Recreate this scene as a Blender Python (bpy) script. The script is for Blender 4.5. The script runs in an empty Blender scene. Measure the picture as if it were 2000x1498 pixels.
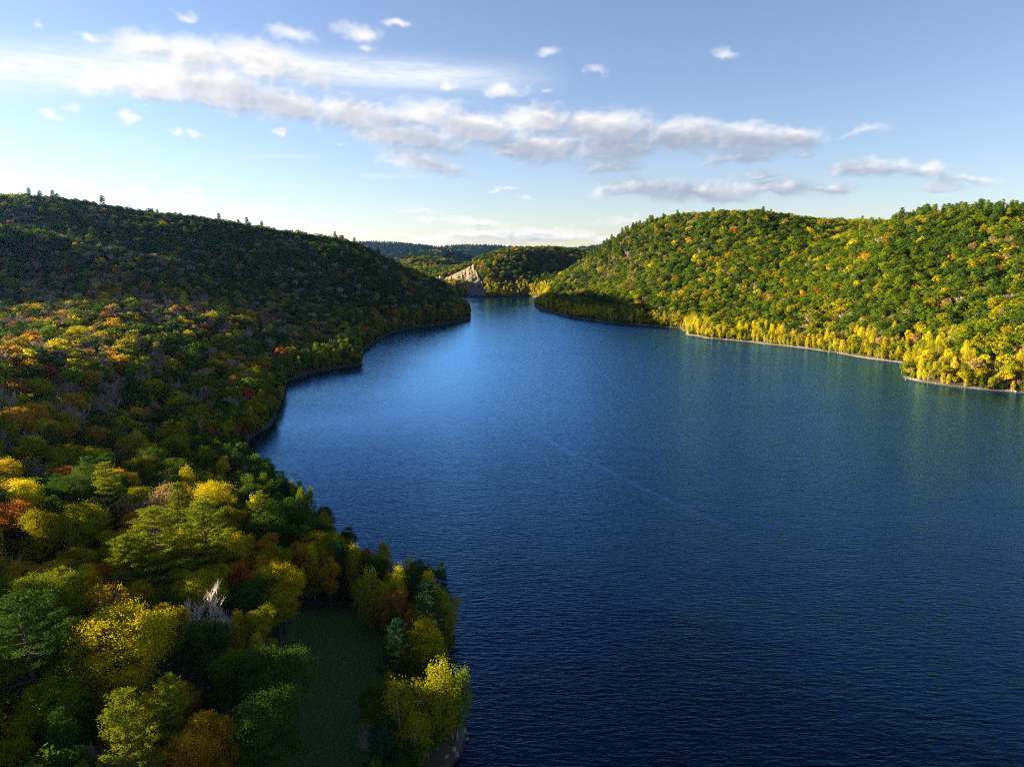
import bpy, math, random
import numpy as np

scene = bpy.context.scene
rng = np.random.default_rng(7)
R = math.radians

# ------------------------------------------------------------------ camera
CAM_H = 75.0
FPX = 1334.0                       # focal length in pixels of a 2000 px wide frame
PITCH = math.atan((749 - 505) / FPX)
cam_data = bpy.data.cameras.new('camera')
cam_data.sensor_width = 36.0
cam_data.lens = 36.0 * FPX / 2000.0
cam_data.clip_start = 0.5
cam_data.clip_end = 60000
cam = bpy.data.objects.new('camera', cam_data)
scene.collection.objects.link(cam)
cam.location = (0, 0, CAM_H)
cam.rotation_euler = (math.pi / 2 - PITCH, 0, 0)
scene.camera = cam

HAZE_DENSITY = 0.000013
# ------------------------------------------------------------------ light
SUN_EL, SUN_AZ = R(11.0), R(-77)   # azimuth measured from +Y (view direction) towards +X
sun_dir = np.array([math.cos(SUN_EL) * math.sin(SUN_AZ), math.cos(SUN_EL) * math.cos(SUN_AZ), math.sin(SUN_EL)])
sd = bpy.data.lights.new('sun', 'SUN')
sd.energy = 5.0
sd.angle = R(0.5)
sd.color = (1.0, 0.84, 0.56)
sun = bpy.data.objects.new('sun', sd)
scene.collection.objects.link(sun)
from mathutils import Vector
sun.rotation_euler = Vector(sun_dir.tolist()).to_track_quat('Z', 'Y').to_euler()
sun.location = (-300, 0, 300)

vs = scene.view_settings
scene.display_settings.display_device = 'sRGB'
vs.view_transform = 'Standard'
vs.look = 'None'
vs.exposure = 2.68
vs.gamma = 1.0
vs.use_curve_mapping = False

scene.cycles.use_denoising = False
scene.cycles.use_adaptive_sampling = False
scene.cycles.denoising_prefilter = 'ACCURATE'
scene.cycles.denoising_input_passes = 'RGB_ALBEDO_NORMAL'
scene.cycles.filter_width = 1.15
scene.cycles.max_bounces = 5
scene.cycles.diffuse_bounces = 2
scene.cycles.glossy_bounces = 2
scene.cycles.transmission_bounces = 2
scene.cycles.transparent_max_bounces = 4
scene.cycles.volume_bounces = 0
scene.cycles.sample_clamp_indirect = 4.0


# ------------------------------------------------------------------ noise helpers (numpy)
def hash2(ix, iy, seed):
    n = (ix.astype(np.int64) * 374761393 + iy.astype(np.int64) * 668265263 + seed * 1274126177) & 0x7fffffff
    n = ((n ^ (n >> 13)) * 1274126177) & 0x7fffffff
    return ((n ^ (n >> 16)) & 0xffff) / 65535.0


def vnoise(x, y, seed=0):
    ix, iy = np.floor(x), np.floor(y)
    fx, fy = x - ix, y - iy
    fx = fx * fx * fx * (fx * (fx * 6 - 15) + 10)
    fy = fy * fy * fy * (fy * (fy * 6 - 15) + 10)
    a = hash2(ix, iy, seed); b = hash2(ix + 1, iy, seed)
    c = hash2(ix, iy + 1, seed); d = hash2(ix + 1, iy + 1, seed)
    return (a + (b - a) * fx) * (1 - fy) + (c + (d - c) * fx) * fy


def fbm(x, y, seed=0, octaves=4, gain=0.5):
    s = 0; a = 1; t = 0
    for o in range(octaves):
        s = s + a * vnoise(x * 2 ** o + 17.3 * o, y * 2 ** o - 9.1 * o, seed + o)
        t += a; a *= gain
    return s / t


# ------------------------------------------------------------------ sky: Nishita + clouds
SKYW, SKYH, SKY_ELMAX = 6144, 1024, 60.0     # equirectangular strip, 0..60 degrees of elevation


def grid_noise(cells_x, cells_y, seed):
    """smooth noise on the strip, periodic in azimuth (bicubic-like upsampling of a random lattice)"""
    g = np.random.default_rng(seed).random((cells_y + 3, cells_x), dtype=np.float32)
    x = np.arange(SKYW, dtype=np.float32) / SKYW * cells_x
    y = np.arange(SKYH, dtype=np.float32) / SKYH * cells_y
    ix = np.floor(x).astype(int); fx = x - ix; fx = fx * fx * (3 - 2 * fx)
    iy = np.floor(y).astype(int); fy = y - iy; fy = fy * fy * (3 - 2 * fy)
    rows = g[:, ix % cells_x] * (1 - fx) + g[:, (ix + 1) % cells_x] * fx
    return (rows[iy] * (1 - fy)[:, None] + rows[iy + 1] * fy[:, None]).astype(np.float32)


def px_to_azel(u, v):
    dx = (u - 1000) / FPX; dzz = -(v - 749) / FPX
    dy = math.cos(PITCH) + dzz * math.sin(PITCH); dz = -math.sin(PITCH) + dzz * math.cos(PITCH)
    return math.degrees(math.atan2(dx, dy)), math.degrees(math.atan2(dz, math.hypot(dx, dy)))


# each entry: centre and half-size in photo pixels, tilt in degrees (down to the right), strength
CLOUDS = [
    (290, 95, 60, 38, 0, 1.0), (380, 105, 95, 42, 5, 1.1), (500, 120, 110, 42, 10, 1.1), (600, 150, 60, 30, 12, .8),
    (195, 172, 90, 28, 0, .95), (300, 170, 130, 40, 4, 1.1), (420, 175, 150, 52, 8, 1.2), (560, 205, 140, 42, 8, 1.1),
    (700, 225, 120, 44, 5, 1.1), (830, 225, 90, 36, 0, 1.0), (800, 270, 140, 34, 8, 1.1), (930, 250, 120, 46, 6, 1.15),
    (1050, 240, 110, 40, 4, 1.1), (1050, 290, 140, 36, 3, 1.1), (1180, 255, 120, 46, 4, 1.15), (1200, 290, 130, 34, 2, 1.1),
    (1330, 270, 140, 46, 4, 1.15), (1460, 275, 120, 42, 4, 1.1), (1550, 268, 80, 30, 6, 1.0), (1200, 325, 80, 20, 0, .8),
    (1450, 310, 90, 18, -3, .8), (830, 320, 90, 22, 8, .9), (180, 135, 20, 14, 0, .25),
    (1690, 330, 100, 22, 3, .85), (1800, 335, 80, 20, 8, .75), (1880, 348, 60, 12, 6, .6), (1830, 366, 45, 11, 0, .6),
    (1680, 262, 55, 12, -8, .45), (1570, 302, 40, 10, 0, .5),
    (1250, 370, 110, 26, 3, .9), (1380, 378, 140, 28, 0, 1.0), (1500, 370, 110, 24, 2, 1.0), (1610, 375, 80, 16, 2, .85), (1480, 343, 50, 18, 0, .8),
    (195, 70, 34, 16, 0, .7), (565, 68, 52, 18, 4, .6), (700, 68, 45, 22, 14, .8), (780, 50, 32, 11, 0, .7), (712, 96, 24, 7, 0, .5),
    (358, 30, 18, 11, 0, .6), (75, 45, 14, 12, 30, .4), (100, 222, 28, 15, 10, .75), (240, 232, 20, 19, 0, .8), (150, 214, 24, 10, 0, .45),
    (342, 259, 15, 9, 0, .7), (382, 264, 16, 7, 0, .55), (552, 259, 17, 9, 0, .7), (680, 281, 20, 7, 0, .5),
    (889, 172, 22, 15, 0, .75), (980, 176, 50, 17, 0, .8), (1055, 178, 26, 8, 0, .5), (285, 207, 14, 6, 0, .5),
    (1075, 101, 24, 11, -8, .5), (1412, 103, 30, 10, 14, .5), (1165, 140, 14, 8, 0, .2),
    (45, 352, 48, 13, 4, .8), (150, 356, 60, 14, 6, .85), (262, 368, 42, 11, 4, .75), (358, 386, 48, 11, 0, .8), (372, 368, 24, 8, 0, .6),
    (505, 410, 54, 11, 3, .9), (980, 372, 50, 7, 0, .4), (1020, 387, 20, 6, 0, .4), (820, 412, 40, 5, 0, .4),
    (930, 436, 70, 13, 6, .7), (840, 428, 30, 7, 0, .5), (1060, 453, 60, 11, 2, .75), (700, 455, 60, 9, 0, .5), (640, 448, 80, 9, 0, .45),
    (1000, 463, 330, 13, 0, .85), (1180, 463, 70, 15, 0, .85), (760, 462, 160, 9, 0, .6), (1220, 430, 60, 11, 0, .4), (860, 474, 200, 9, 0, .55),
]


def make_clouds():
    az = (np.arange(SKYW, dtype=np.float32) + .5) / SKYW * 360 - 180
    el = (np.arange(SKYH, dtype=np.float32) + .5) / SKYH * SKY_ELMAX
    deg = SKYW / 360.0
    # detail noises: billows (1-|n|) for the heaped edges, plus finer grain
    det = np.zeros((SKYH, SKYW), np.float32); tot = 0
    for o, (c, a, q) in enumerate(((110, 1., .30), (230, .7, .30), (480, .40, .28), (1000, .20, .26), (1900, .09, .25))):
        n = grid_noise(c, max(4, int(c * q)), 100 + o) * .5 + grid_noise(int(c * 1.13), max(4, int(c * q * 1.1)), 200 + o) * .5
        det += a * (1 - np.abs(2 * n - 1) * 2.2)
        tot += a
        if o == 2: low_det = det / tot
    det /= tot
    low_det = (low_det - low_det.mean()) / low_det.std() * .36
    det = (det - det.mean()) / det.std() * .36
    blob = np.full((SKYH, SKYW), -1.0, np.float32)
    veil = np.zeros((SKYH, SKYW), np.float32)
    W1 = sum(a * (grid_noise(c, c // 4, 7 + c) - .5) for c, a in ((150, 2.2), (400, 1.2), (900, .7)))
    W2 = sum(a * (grid_noise(c, c // 4, 8 + c) - .5) for c, a in ((150, 1.2), (400, .9), (900, .5)))

    def add(field, a0, e0, ra, re, tilt, s, warp=.9, mode='max'):
        m = 1.9
        x0 = int((a0 + 180 - ra * m) * deg); x1 = int((a0 + 180 + ra * m) * deg)
        ext = re * m + ra * abs(math.sin(R(tilt))) * m
        y0 = int(max(0, (e0 - ext)) / SKY_ELMAX * SKYH); y1 = int(min(SKY_ELMAX, (e0 + ext)) / SKY_ELMAX * SKYH)
        x0, x1 = max(0, x0), min(SKYW, x1)
        if x1 <= x0 or y1 <= y0: return
        A = az[x0:x1][None, :] - a0 + warp * .6 * W1[y0:y1, x0:x1]
        E = el[y0:y1][:, None] - e0 + warp * .4 * W2[y0:y1, x0:x1]
        c, s_ = math.cos(R(tilt)), math.sin(R(tilt))
        p = (A * c - E * s_) / ra; q = (A * s_ + E * c) / re
        q = np.where(q < 0, q * 1.15, q)
        f = (1 - np.sqrt(p * p + q * q)) * s
        sub = field[y0:y1, x0:x1]
        if mode == 'max':
            # smooth maximum
            k = .12
            h = np.clip(.5 + .5 * (f - sub) / k, 0, 1)
            field[y0:y1, x0:x1] = sub * (1 - h) + f * h + k * h * (1 - h)

    rb = np.random.default_rng(5)
    for (u, v, ru, rv, tilt, s) in CLOUDS:
        a0, e0 = px_to_azel(u, v)
        a1, _ = px_to_azel(u + ru, v); _, e1 = px_to_azel(u, v - rv)
        add(blob, a0, e0, max(.35, a1 - a0), max(.2, e1 - e0), tilt, s)
    # the same kind of cloud goes on outside the frame
    for i in range(150):
        a0 = rb.uniform(-178, 178)
        if -43 < a0 < 43 : continue
        e0 = rb.choice([rb.uniform(1, 8), rb.uniform(5, 26), rb.uniform(16, 30)])
        w = rb.uniform(2, 9)
        for j in range(4):
            add(blob, a0 + rb.normal(0, w * .7), e0 + rb.normal(0, w * .12), w * rb.uniform(.5, 1), w * rb.uniform(.15, .3), rb.uniform(-3, 6), rb.uniform(.6, 1.1))
    d = np.where(blob > -.9, blob + .10 + det * (.46 - .30 * np.clip(blob * 1.3, 0, 1)), -1)
    dens = np.clip(d * 1.45 + .20, 0, 1)
    dens = dens * dens * (3 - 2 * dens)
    thick = np.clip(d * 1.3, 0, 1)
    # thin cirrus streak crossing behind the big cloud
    def streak(u0, v0, u1, v1, wv, s):
        nonlocal veil
        a0, e0 = px_to_azel(u0, v0); a1, e1 = px_to_azel(u1, v1)
        lo, hi = int((a0 + 180) * deg), int((a1 + 180) * deg)
        t = ((az - a0) / (a1 - a0))
        ec = e0 + (e1 - e0) * t
        w = (wv / 30.0)
        q = (el[:, None] - ec[None, :]) / w
        f = np.exp(-np.abs(q) ** 2.2) * (np.clip(t * 12 + .5, 0, 1) * np.clip((1 - t) * 2.2, 0, 1))[None, :]
        veil = np.maximum(veil, f * s)
    streak(-500, 112, 640, 122, 40, 1.0)
    streak(480, 122, 1120, 152, 30, .85)
    streak(460, 128, 1000, 200, 30, .25)
    streak(470, 305, 640, 306, 4, .3); streak(700, 345, 860, 343, 5, .3); streak(390, 376, 470, 372, 3, .4); streak(520, 362, 620, 363, 3, .3)
    fib = grid_noise(150, 260, 41) * .6 + grid_noise(500, 500, 42) * .4
    veil = veil * (.55 + .75 * fib)
    # light: march through the cloud towards the sun (screen-left, a little up)
    h = np.clip(d * 1.35, 0, 1)
    shade = np.zeros_like(d); wsum = 0
    for k in range(1, 15):
        sx = int(k * 5 + k * k * .35); sy = int(sx * .45)
        src = np.roll(h, sx, axis=1)
        src2 = np.zeros_like(src); src2[:SKYH - sy] = src[sy:]
        wk = .5 if k < 3 else 1.0
        shade += src2 * wk; wsum += wk
    shade /= wsum
    # relief of the billows: brightness follows the slope of the thickness towards the sun
    g = h * .6 + low_det * .15
    rel_ = np.zeros_like(d)
    for sx, sy, wk in ((3, 2, 1.0), (7, 5, .8), (14, 9, .6)):
        s2 = np.roll(g, sx, axis=1); s3 = np.zeros_like(s2); s3[:SKYH - sy] = s2[sy:]
        rel_ += (g - s3) * wk
    azf = np.clip((az + 14) / 34, 0, 1)[None, :]
    body = np.clip(blob, 0, 1)
    lit = np.exp(-shade * (1.15 + 1.7 * azf) - body * (.25 + .3 * azf)) * 1.14 + rel_ * .48 - .14 * azf
    lit = np.clip(lit, 0, 1)
    out = np.zeros((SKYH, SKYW, 4), np.float32)
    out[..., 0] = dens * np.clip(.30 + blob * .95, 0, 1)
    out[..., 1] = lit
    out[..., 2] = np.clip(veil, 0, 1)
    out[..., 3] = 1
    img = bpy.data.images.new('cloud_field', SKYW, SKYH, alpha=False, float_buffer=False)
    img.colorspace_settings.name = 'Non-Color'
    img.pixels.foreach_set(out.ravel())
    img.update(); img.pack()
    return img


class NT:
    """small helper to write node trees tersely"""
    def __init__(self, tree): self.t = tree
    def n(self, typ, **kw):
        nd = self.t.nodes.new(typ)
        for k, v in kw.items():
            if k.startswith('i_'):
                key = k[2:]
                nd.inputs[int(key) if key.isdigit() else key].default_value = v
            else: setattr(nd, k, v)
        return nd
    def l(self, a, b): self.t.links.new(a, b)
    def put(self, sock, v):
        if hasattr(v, 'default_value') or hasattr(v, 'is_output'): self.l(v, sock)
        else: sock.default_value = v
    def math(self, op, a, b=0.0, c=None, clamp=False):
        nd = self.n('ShaderNodeMath', operation=op, use_clamp=clamp)
        self.put(nd.inputs[0], a); self.put(nd.inputs[1], b)
        if c is not None: self.put(nd.inputs[2], c)
        return nd.outputs[0]
    def mix(self, fac, a, b, blend='MIX'):
        nd = self.n('ShaderNodeMix', data_type='RGBA', blend_type=blend)
        self.put(nd.inputs[0], fac); self.put(nd.inputs[6], a); self.put(nd.inputs[7], b)
        return nd.outputs[2]


world = bpy.data.worlds.new('World')
scene.world = world
world.use_nodes = True
wt = world.node_tree
wt.nodes.clear()
w = NT(wt)
SKY_STRENGTH = 0.05
sky = w.n('ShaderNodeTexSky', sky_type='NISHITA', sun_disc=False, sun_elevation=SUN_EL, sun_rotation=SUN_AZ % (2 * math.pi), altitude=300, air_density=1.0, dust_density=0.25, ozone_density=2.0)
geo = w.n('ShaderNodeTexCoord')
sep = w.n('ShaderNodeSeparateXYZ'); w.l(geo.outputs['Generated'], sep.inputs[0])
# direction: generated in a world shader = view direction
azn = w.math('ARCTAN2', sep.outputs[0], sep.outputs[1])
un = w.math('ADD', w.math('DIVIDE', azn, 2 * math.pi), .5)
eln = w.math('ARCSINE', sep.outputs[2])
vn = w.math('DIVIDE', eln, R(SKY_ELMAX))
cmb = w.n('ShaderNodeCombineXYZ'); w.l(un, cmb.inputs[0]); w.l(w.math('MAXIMUM', vn, 0.0006), cmb.inputs[1])
ctex = w.n('ShaderNodeTexImage', interpolation='Linear', extension='EXTEND')
ctex.image = make_clouds()
w.l(cmb.outputs[0], ctex.inputs[0])
csep = w.n('ShaderNodeSeparateColor'); w.l(ctex.outputs[0], csep.inputs[0])
above = w.math('MULTIPLY', w.math('LESS_THAN', vn, .999), w.math('MULTIPLY', w.math('ADD', vn, 0.01), 60.0, clamp=True))
cden = w.math('MULTIPLY', csep.outputs[0], above)
cveil = w.math('MULTIPLY', csep.outputs[2], above)
hs = w.n('ShaderNodeHueSaturation'); w.l(sky.outputs[0], hs.inputs['Color'])
hs.inputs['Saturation'].default_value = .93
hs.inputs['Value'].default_value = 1.0
skycol = w.mix(1.0, hs.outputs[0], (.675, .65, .755, 1), 'MULTIPLY')
ramp = w.n('ShaderNodeValToRGB')
ramp.color_ramp.elements[0].position = 0.0; ramp.color_ramp.elements[0].color = (1.3, 1.5, 1.9, 1)
ramp.color_ramp.elements[1].position = .8; ramp.color_ramp.elements[1].color = (3.4, 3.3, 3.18, 1)
e = ramp.color_ramp.elements.new(.35); e.color = (2.15, 2.22, 2.42, 1)
w.l(csep.outputs[1], ramp.inputs[0])
c1 = w.mix(cveil, skycol, (3.0, 3.15, 3.3, 1))
c2 = w.mix(w.math('MULTIPLY', cden, .96), c1, ramp.outputs[0])
bg = w.n('ShaderNodeBackground'); bg.inputs['Strength'].default_value = SKY_STRENGTH
w.l(c2, bg.inputs['Color'])
wo = w.n('ShaderNodeOutputWorld'); w.l(bg.outputs[0], wo.inputs[0])
world.cycles.sampling_method = 'MANUAL'
world.cycles.sample_map_resolution = 1024

# ------------------------------------------------------------------ photo geometry -> world
CP, SP = math.cos(PITCH), math.sin(PITCH)


def ray(u, v):
    dx = (u - 1000) / FPX; q = -(v - 749) / FPX
    return np.array([dx, CP + q * SP, -SP + q * CP])


def on_z(u, v, z=0.0):
    r = ray(u, v); t = (z - CAM_H) / r[2]
    return (r[0] * t, r[1] * t)


def at_y(u, v, y):
    r = ray(u, v); t = y / r[1]
    return (r[0] * t, y, CAM_H + r[2] * t)


def project(x, y, z):
    zz = z - CAM_H
    depth = y * CP - zz * SP
    up = y * SP + zz * CP
    depth = np.where(depth < .1, .1, depth)
    return 1000 + FPX * x / depth, 749 - FPX * up / depth, depth


# ------------------------------------------------------------------ shoreline
left_shore_px = [(880, 1498), (908, 1455), (902, 1425), (880, 1380), (868, 1330), (872, 1280), (880, 1235), (868, 1200), (838, 1192),
                 (800, 1180), (765, 1165), (725, 1140), (690, 1120), (655, 1095), (640, 1062), (612, 1040), (590, 1012), (555, 985), (520, 960),
                 (488, 935), (462, 925), (440, 915), (425, 905), (430, 893), (452, 885), (490, 857), (522, 832), (540, 812), (547, 785), (552, 760), (562, 744), (600, 730),
                 (650, 721), (704, 713), (704, 702), (702, 690), (722, 673), (745, 660), (765, 650), (800, 642), (850, 636), (895, 629), (919, 622), (918, 612),
                 (908, 600), (896, 590), (880, 581), (893, 577.5), (930, 578), (960, 579.5), (1000, 579), (1030, 579), (1052, 581)]
right_shore_px = [(1052, 590), (1044, 597), (1062, 606), (1120, 621), (1200, 632), (1270, 637), (1328, 642), (1345, 655), (1380, 661), (1450, 667), (1560, 680),
                  (1640, 691), (1700, 702), (1740, 707), (1766, 711), (1768, 722), (1762, 738), (1790, 745), (1850, 754), (1920, 762), (2000, 769)]
near_left = [(-60, -700), (-75, -300), (-50, -80), (-34, 0), (-24, 45), (-14, 78)]
shore = near_left + [on_z(*p) for p in left_shore_px] + [on_z(*p) for p in right_shore_px] + [(330, 330), (390, 250), (430, 120), (420, -50), (460, -300), (480, -700)]
shore = np.array(shore)

# smooth the line a little with noise later; signed distance (negative on water)


def signed_shore(X, Y):
    shp = X.shape
    P = np.stack([X.ravel(), Y.ravel()], 1).astype(np.float32)
    d2 = np.full(len(P), 1e12, np.float32); inside = np.zeros(len(P), bool)
    n = len(shore)
    for i in range(n):
        a = shore[i]; b = shore[(i + 1) % n]
        ab = b - a; L = float(ab @ ab) + 1e-9
        t = np.clip(((P[:, 0] - a[0]) * ab[0] + (P[:, 1] - a[1]) * ab[1]) / L, 0, 1)
        dx = P[:, 0] - a[0] - t * ab[0]; dy = P[:, 1] - a[1] - t * ab[1]
        d2 = np.minimum(d2, dx * dx + dy * dy)
        cond = ((a[1] > P[:, 1]) != (b[1] > P[:, 1]))
        if abs(b[1] - a[1]) > 1e-9:
            xi = (b[0] - a[0]) * (P[:, 1] - a[1]) / (b[1] - a[1]) + a[0]
            inside ^= cond & (P[:, 0] < xi)
    d = np.sqrt(d2)
    return np.where(inside, -d, d).reshape(shp)


# ------------------------------------------------------------------ terrain heights: thin-plate spline through control points
ctl = []
T = 13.0     # canopy height that the silhouette adds


def cy(u, v, y, sub=T):
    x, yy, z = at_y(u, v, y); ctl.append((x, yy, z - sub))


def cz(u, v, z):
    x, y = on_z(u, v, z); ctl.append((x, y, z))


def cp(x, y, z): ctl.append((x, y, z))


# far left ridge
for (u, v, y) in ((-500, 350, 1000), (-250, 365, 980), (0, 383, 960), (150, 393, 950), (300, 419, 935), (450, 447, 915), (600, 472, 900), (700, 490, 880), (760, 522, 860), (830, 572, 835), (875, 598, 800)):
    cy(u, v, y)
for (u, v, y) in ((-250, 372, 1180), (0, 398, 1150), (150, 410, 1130), (300, 432, 1120), (450, 452, 1110), (600, 480, 1090)):
    cy(u, v, y, 18)
for (u, v, y) in ((1750, 436, 900), (1850, 424, 820), (1950, 420, 790), (2050, 418, 780), (2250, 410, 780), (1550, 424, 1180), (1400, 424, 1200), (1310, 432, 1250), (1700, 437, 1250), (1900, 428, 1000)):
    cy(u, v, y, 16)
# foot of the far hill on its camera side (seen between the crest of the near hill and it)
for (u, v, y) in ((300, 530, 750), (450, 560, 730), (600, 590, 690), (700, 600, 720), (500, 520, 780), (300, 480, 800), (100, 450, 800), (650, 540, 800), (760, 590, 760), (0, 440, 760), (-300, 420, 770)):
    cy(u, v, y, 14)
# near hill crest, sunlit
for (u, v, y) in ((-400, 428, 640), (-200, 436, 650), (0, 448, 660), (120, 467, 660), (230, 486, 650), (330, 506, 645), (400, 530, 640)):
    cy(u, v, y, 12)
# its slope towards us
for (u, v, y) in ((-300, 505, 560), (0, 515, 600), (150, 545, 585), (300, 575, 565), (420, 610, 540), (540, 640, 530),
                  (0, 600, 490), (120, 620, 450), (250, 650, 400), (380, 690, 390), (480, 705, 420),
                  (0, 680, 290), (150, 715, 285), (300, 755, 300), (420, 795, 320),
                  (0, 776, 220), (130, 806, 228), (250, 830, 250), (350, 850, 262)):
    cy(u, v, y, 12)
# near peninsula
for (u, v, y) in ((0, 880, 180), (110, 880, 185), (220, 890, 190), (330, 895, 200), (420, 905, 208)):
    cy(u, v, y, 13)
for p in ((150, 1060, 13), (0, 1100, 14), (300, 1100, 10), (400, 1150, 7), (250, 1250, 8), (100, 1300, 10), (0, 1400, 11), (300, 1400, 7), (480, 1400, 4),
          (480, 1250, 5), (560, 1150, 4.5), (500, 1080, 6), (640, 1300, 3), (640, 1450, 3), (740, 1250, 2.6), (800, 1300, 2.2), (820, 1400, 2.2), (760, 1480, 2.5), (680, 1180, 2.5)):
    cz(*p)
cp(-60, 60, 5); cp(-120, 60, 13); cp(-110, 20, 12); cp(-200, 60, 22); cp(-200, 130, 21); cp(-230, 190, 17); cp(-340, 370, 22); cp(-300, 290, 18); cp(-270, 235, 18); cp(-430, 370, 30); cp(-300, 100, 30); cp(-350, 200, 28); cp(-70, -50, 8)  # these rows: unseen land at left, heights shaped to steer sun and shade
cp(-450, 0, 56); cp(-480, 250, 40); cp(-600, 100, 78); cp(-700, 400, 78); cp(-300, -300, 90); cp(-700, -500, 120); cp(-1000, 0, 120); cp(-1000, 800, 150)
cp(-900, 600, 112); cp(-520, 420, 44)
cp(-1500, 1200, 110); cp(-1500, -200, 110); cp(-600, 1500, 100); cp(-1200, 1800, 90); cp(-236, 1040, 84); cp(-300, 1120, 96); cp(-160, 1020, 24); cp(-110, 930, 10); cp(-75, 850, 6); cp(-340, 1080, 96); cp(-380, 1300, 60)  # includes ground hidden behind the left ridge, raised to shade the right headland
# right bank: skyline of the headland, its nose, body of the slope
for (u, v, y) in ((1075, 570, 1150), (1110, 545, 1170), (1140, 515, 1190), (1170, 490, 1200), (1200, 468, 1190), (1250, 446, 1160), (1310, 434, 1120), (1400, 426, 1060), (1500, 420, 1030), (1600, 430, 1040), (1680, 436, 1100),
                  (1620, 470, 880), (1500, 480, 880), (1700, 445, 820), (1760, 434, 720), (1850, 430, 660), (1950, 434, 620), (2050, 436, 600), (2250, 430, 590), (2600, 370, 600),
                  (1300, 520, 980), (1400, 520, 900), (1500, 560, 780), (1600, 560, 690), (1700, 560, 620), (1800, 540, 560), (1900, 520, 520), (2000, 500, 500),
                  (1600, 620, 620), (1700, 640, 545), (1800, 650, 470), (1900, 650, 430), (2000, 640, 420), (1800, 480, 620), (1250, 560, 930), (1350, 580, 830), (1450, 600, 750), (1180, 560, 1040), (1120, 580, 1100),
                  (2000, 560, 460), (2200, 560, 420)):
    cy(u, v, y, 12)
cp(700, 300, 108); cp(560, 100, 90); cp(600, -200, 95); cp(900, 700, 122); cp(800, 1100, 118); cp(1300, 0, 130); cp(1500, 1200, 140); cp(700, 1600, 95); cp(560, 1350, 100); cp(480, 0, 40); cp(1200, -600, 110)
# land at the far end: wooded hill, dam valley
for (u, v, y) in ((940, 500, 1560), (980, 490, 1640), (1040, 486, 1700), (1100, 485, 1750), (1170, 487, 1800), (1240, 480, 1850),
                  (960, 535, 1440), (1020, 530, 1450), (1090, 530, 1480), (1150, 535, 1500), (900, 520, 1560), (870, 540, 1600)):
    cy(u, v, y, 11)
cp(-60, 1400, 4); cp(-118, 1352, 17); cp(-150, 1350, 12); cp(-85, 1350, 12); cp(0, 1400, 6); cp(-175, 1480, 12); cp(-250, 1600, 8); cp(-250, 1720, 8); cp(-330, 1500, 6); cp(-200, 1620, 10)
base_ctl = np.array(ctl)


def tps_fit(P, z, lam=3.0):
    n = len(P); S = 300.0
    Q = P / S
    D = np.sqrt(((Q[:, None] - Q[None]) ** 2).sum(-1)) + 1e-9
    K = D * D * np.log(D)
    A = np.zeros((n + 3, n + 3)); A[:n, :n] = K + lam * 1e-3 * np.eye(n)
    A[:n, n] = 1; A[:n, n + 1:] = Q; A[n, :n] = 1; A[n + 1:, :n] = Q.T
    b = np.zeros(n + 3); b[:n] = z
    return np.linalg.solve(A, b), Q, S


tps_w, tps_Q, tps_S = tps_fit(base_ctl[:, :2], base_ctl[:, 2])


def tps_eval(X, Y):
    x = (X.ravel() / tps_S).astype(np.float64); y = (Y.ravel() / tps_S).astype(np.float64)
    out = tps_w[-3] + tps_w[-2] * x + tps_w[-1] * y
    for i in range(len(tps_Q)):
        d2 = (x - tps_Q[i, 0]) ** 2 + (y - tps_Q[i, 1]) ** 2 + 1e-12
        out += tps_w[i] * .5 * d2 * np.log(d2)
    return out.reshape(X.shape)


def smooth(a, b, x):
    t = np.clip((x - a) / (b - a), 0, 1); return t * t * (3 - 2 * t)


def gauss(X, Y, x0, y0, rx, ry, rot=0.0):
    c, s = math.cos(rot), math.sin(rot)
    p = ((X - x0) * c + (Y - y0) * s) / rx; q = (-(X - x0) * s + (Y - y0) * c) / ry
    return np.exp(-(p * p + q * q))


def far_hills(X, Y):
    """low country beyond the reservoir"""
    z = 22 + 30 * fbm(X / 900, Y / 900, 61, 4)
    h = np.zeros_like(z)
    x1, y1, z1 = at_y(760, 476, 6500)
    h = np.maximum(h, (z1 - 6) * gauss(X, Y, x1 - 250, y1 + 100, 1300, 700, .1) * 1.0)
    x1, y1, z1 = at_y(900, 483, 6600)
    h = np.maximum(h, (z1 - 6) * gauss(X, Y, x1 + 150, y1, 1100, 500) * 1.0)
    x1, y1, z1 = at_y(845, 494, 3600)
    h = np.maximum(h, (z1 - 4) * gauss(X, Y, x1 + 10, y1, 260, 260) * 1.02)
    x1, y1, z1 = at_y(730, 506, 3400)
    h = np.maximum(h, (z1) * gauss(X, Y, x1 - 60, y1, 260, 300))
    x1, y1, z1 = at_y(1140, 484, 6500)
    h = np.maximum(h, (z1) * gauss(X, Y, x1 + 300, y1, 900, 500))
    x1, y1, z1 = at_y(835, 506, 2300)
    h = np.maximum(h, (z1 - 11) * gauss(X, Y, x1, y1, 170, 260))
    x1, y1, z1 = at_y(700, 480, 5200)
    h = np.maximum(h, 135 * gauss(X, Y, -3000, 5200, 1800, 900))
    h = np.maximum(h, 150 * gauss(X, Y, 3200, 4500, 1800, 1500))
    return np.maximum(z, h + 8 * (fbm(X / 260, Y / 260, 71, 3) - .5))


ISLET = on_z(882, 574, 0)
DAM_A = on_z(862, 546, 30.0)[0]


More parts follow.
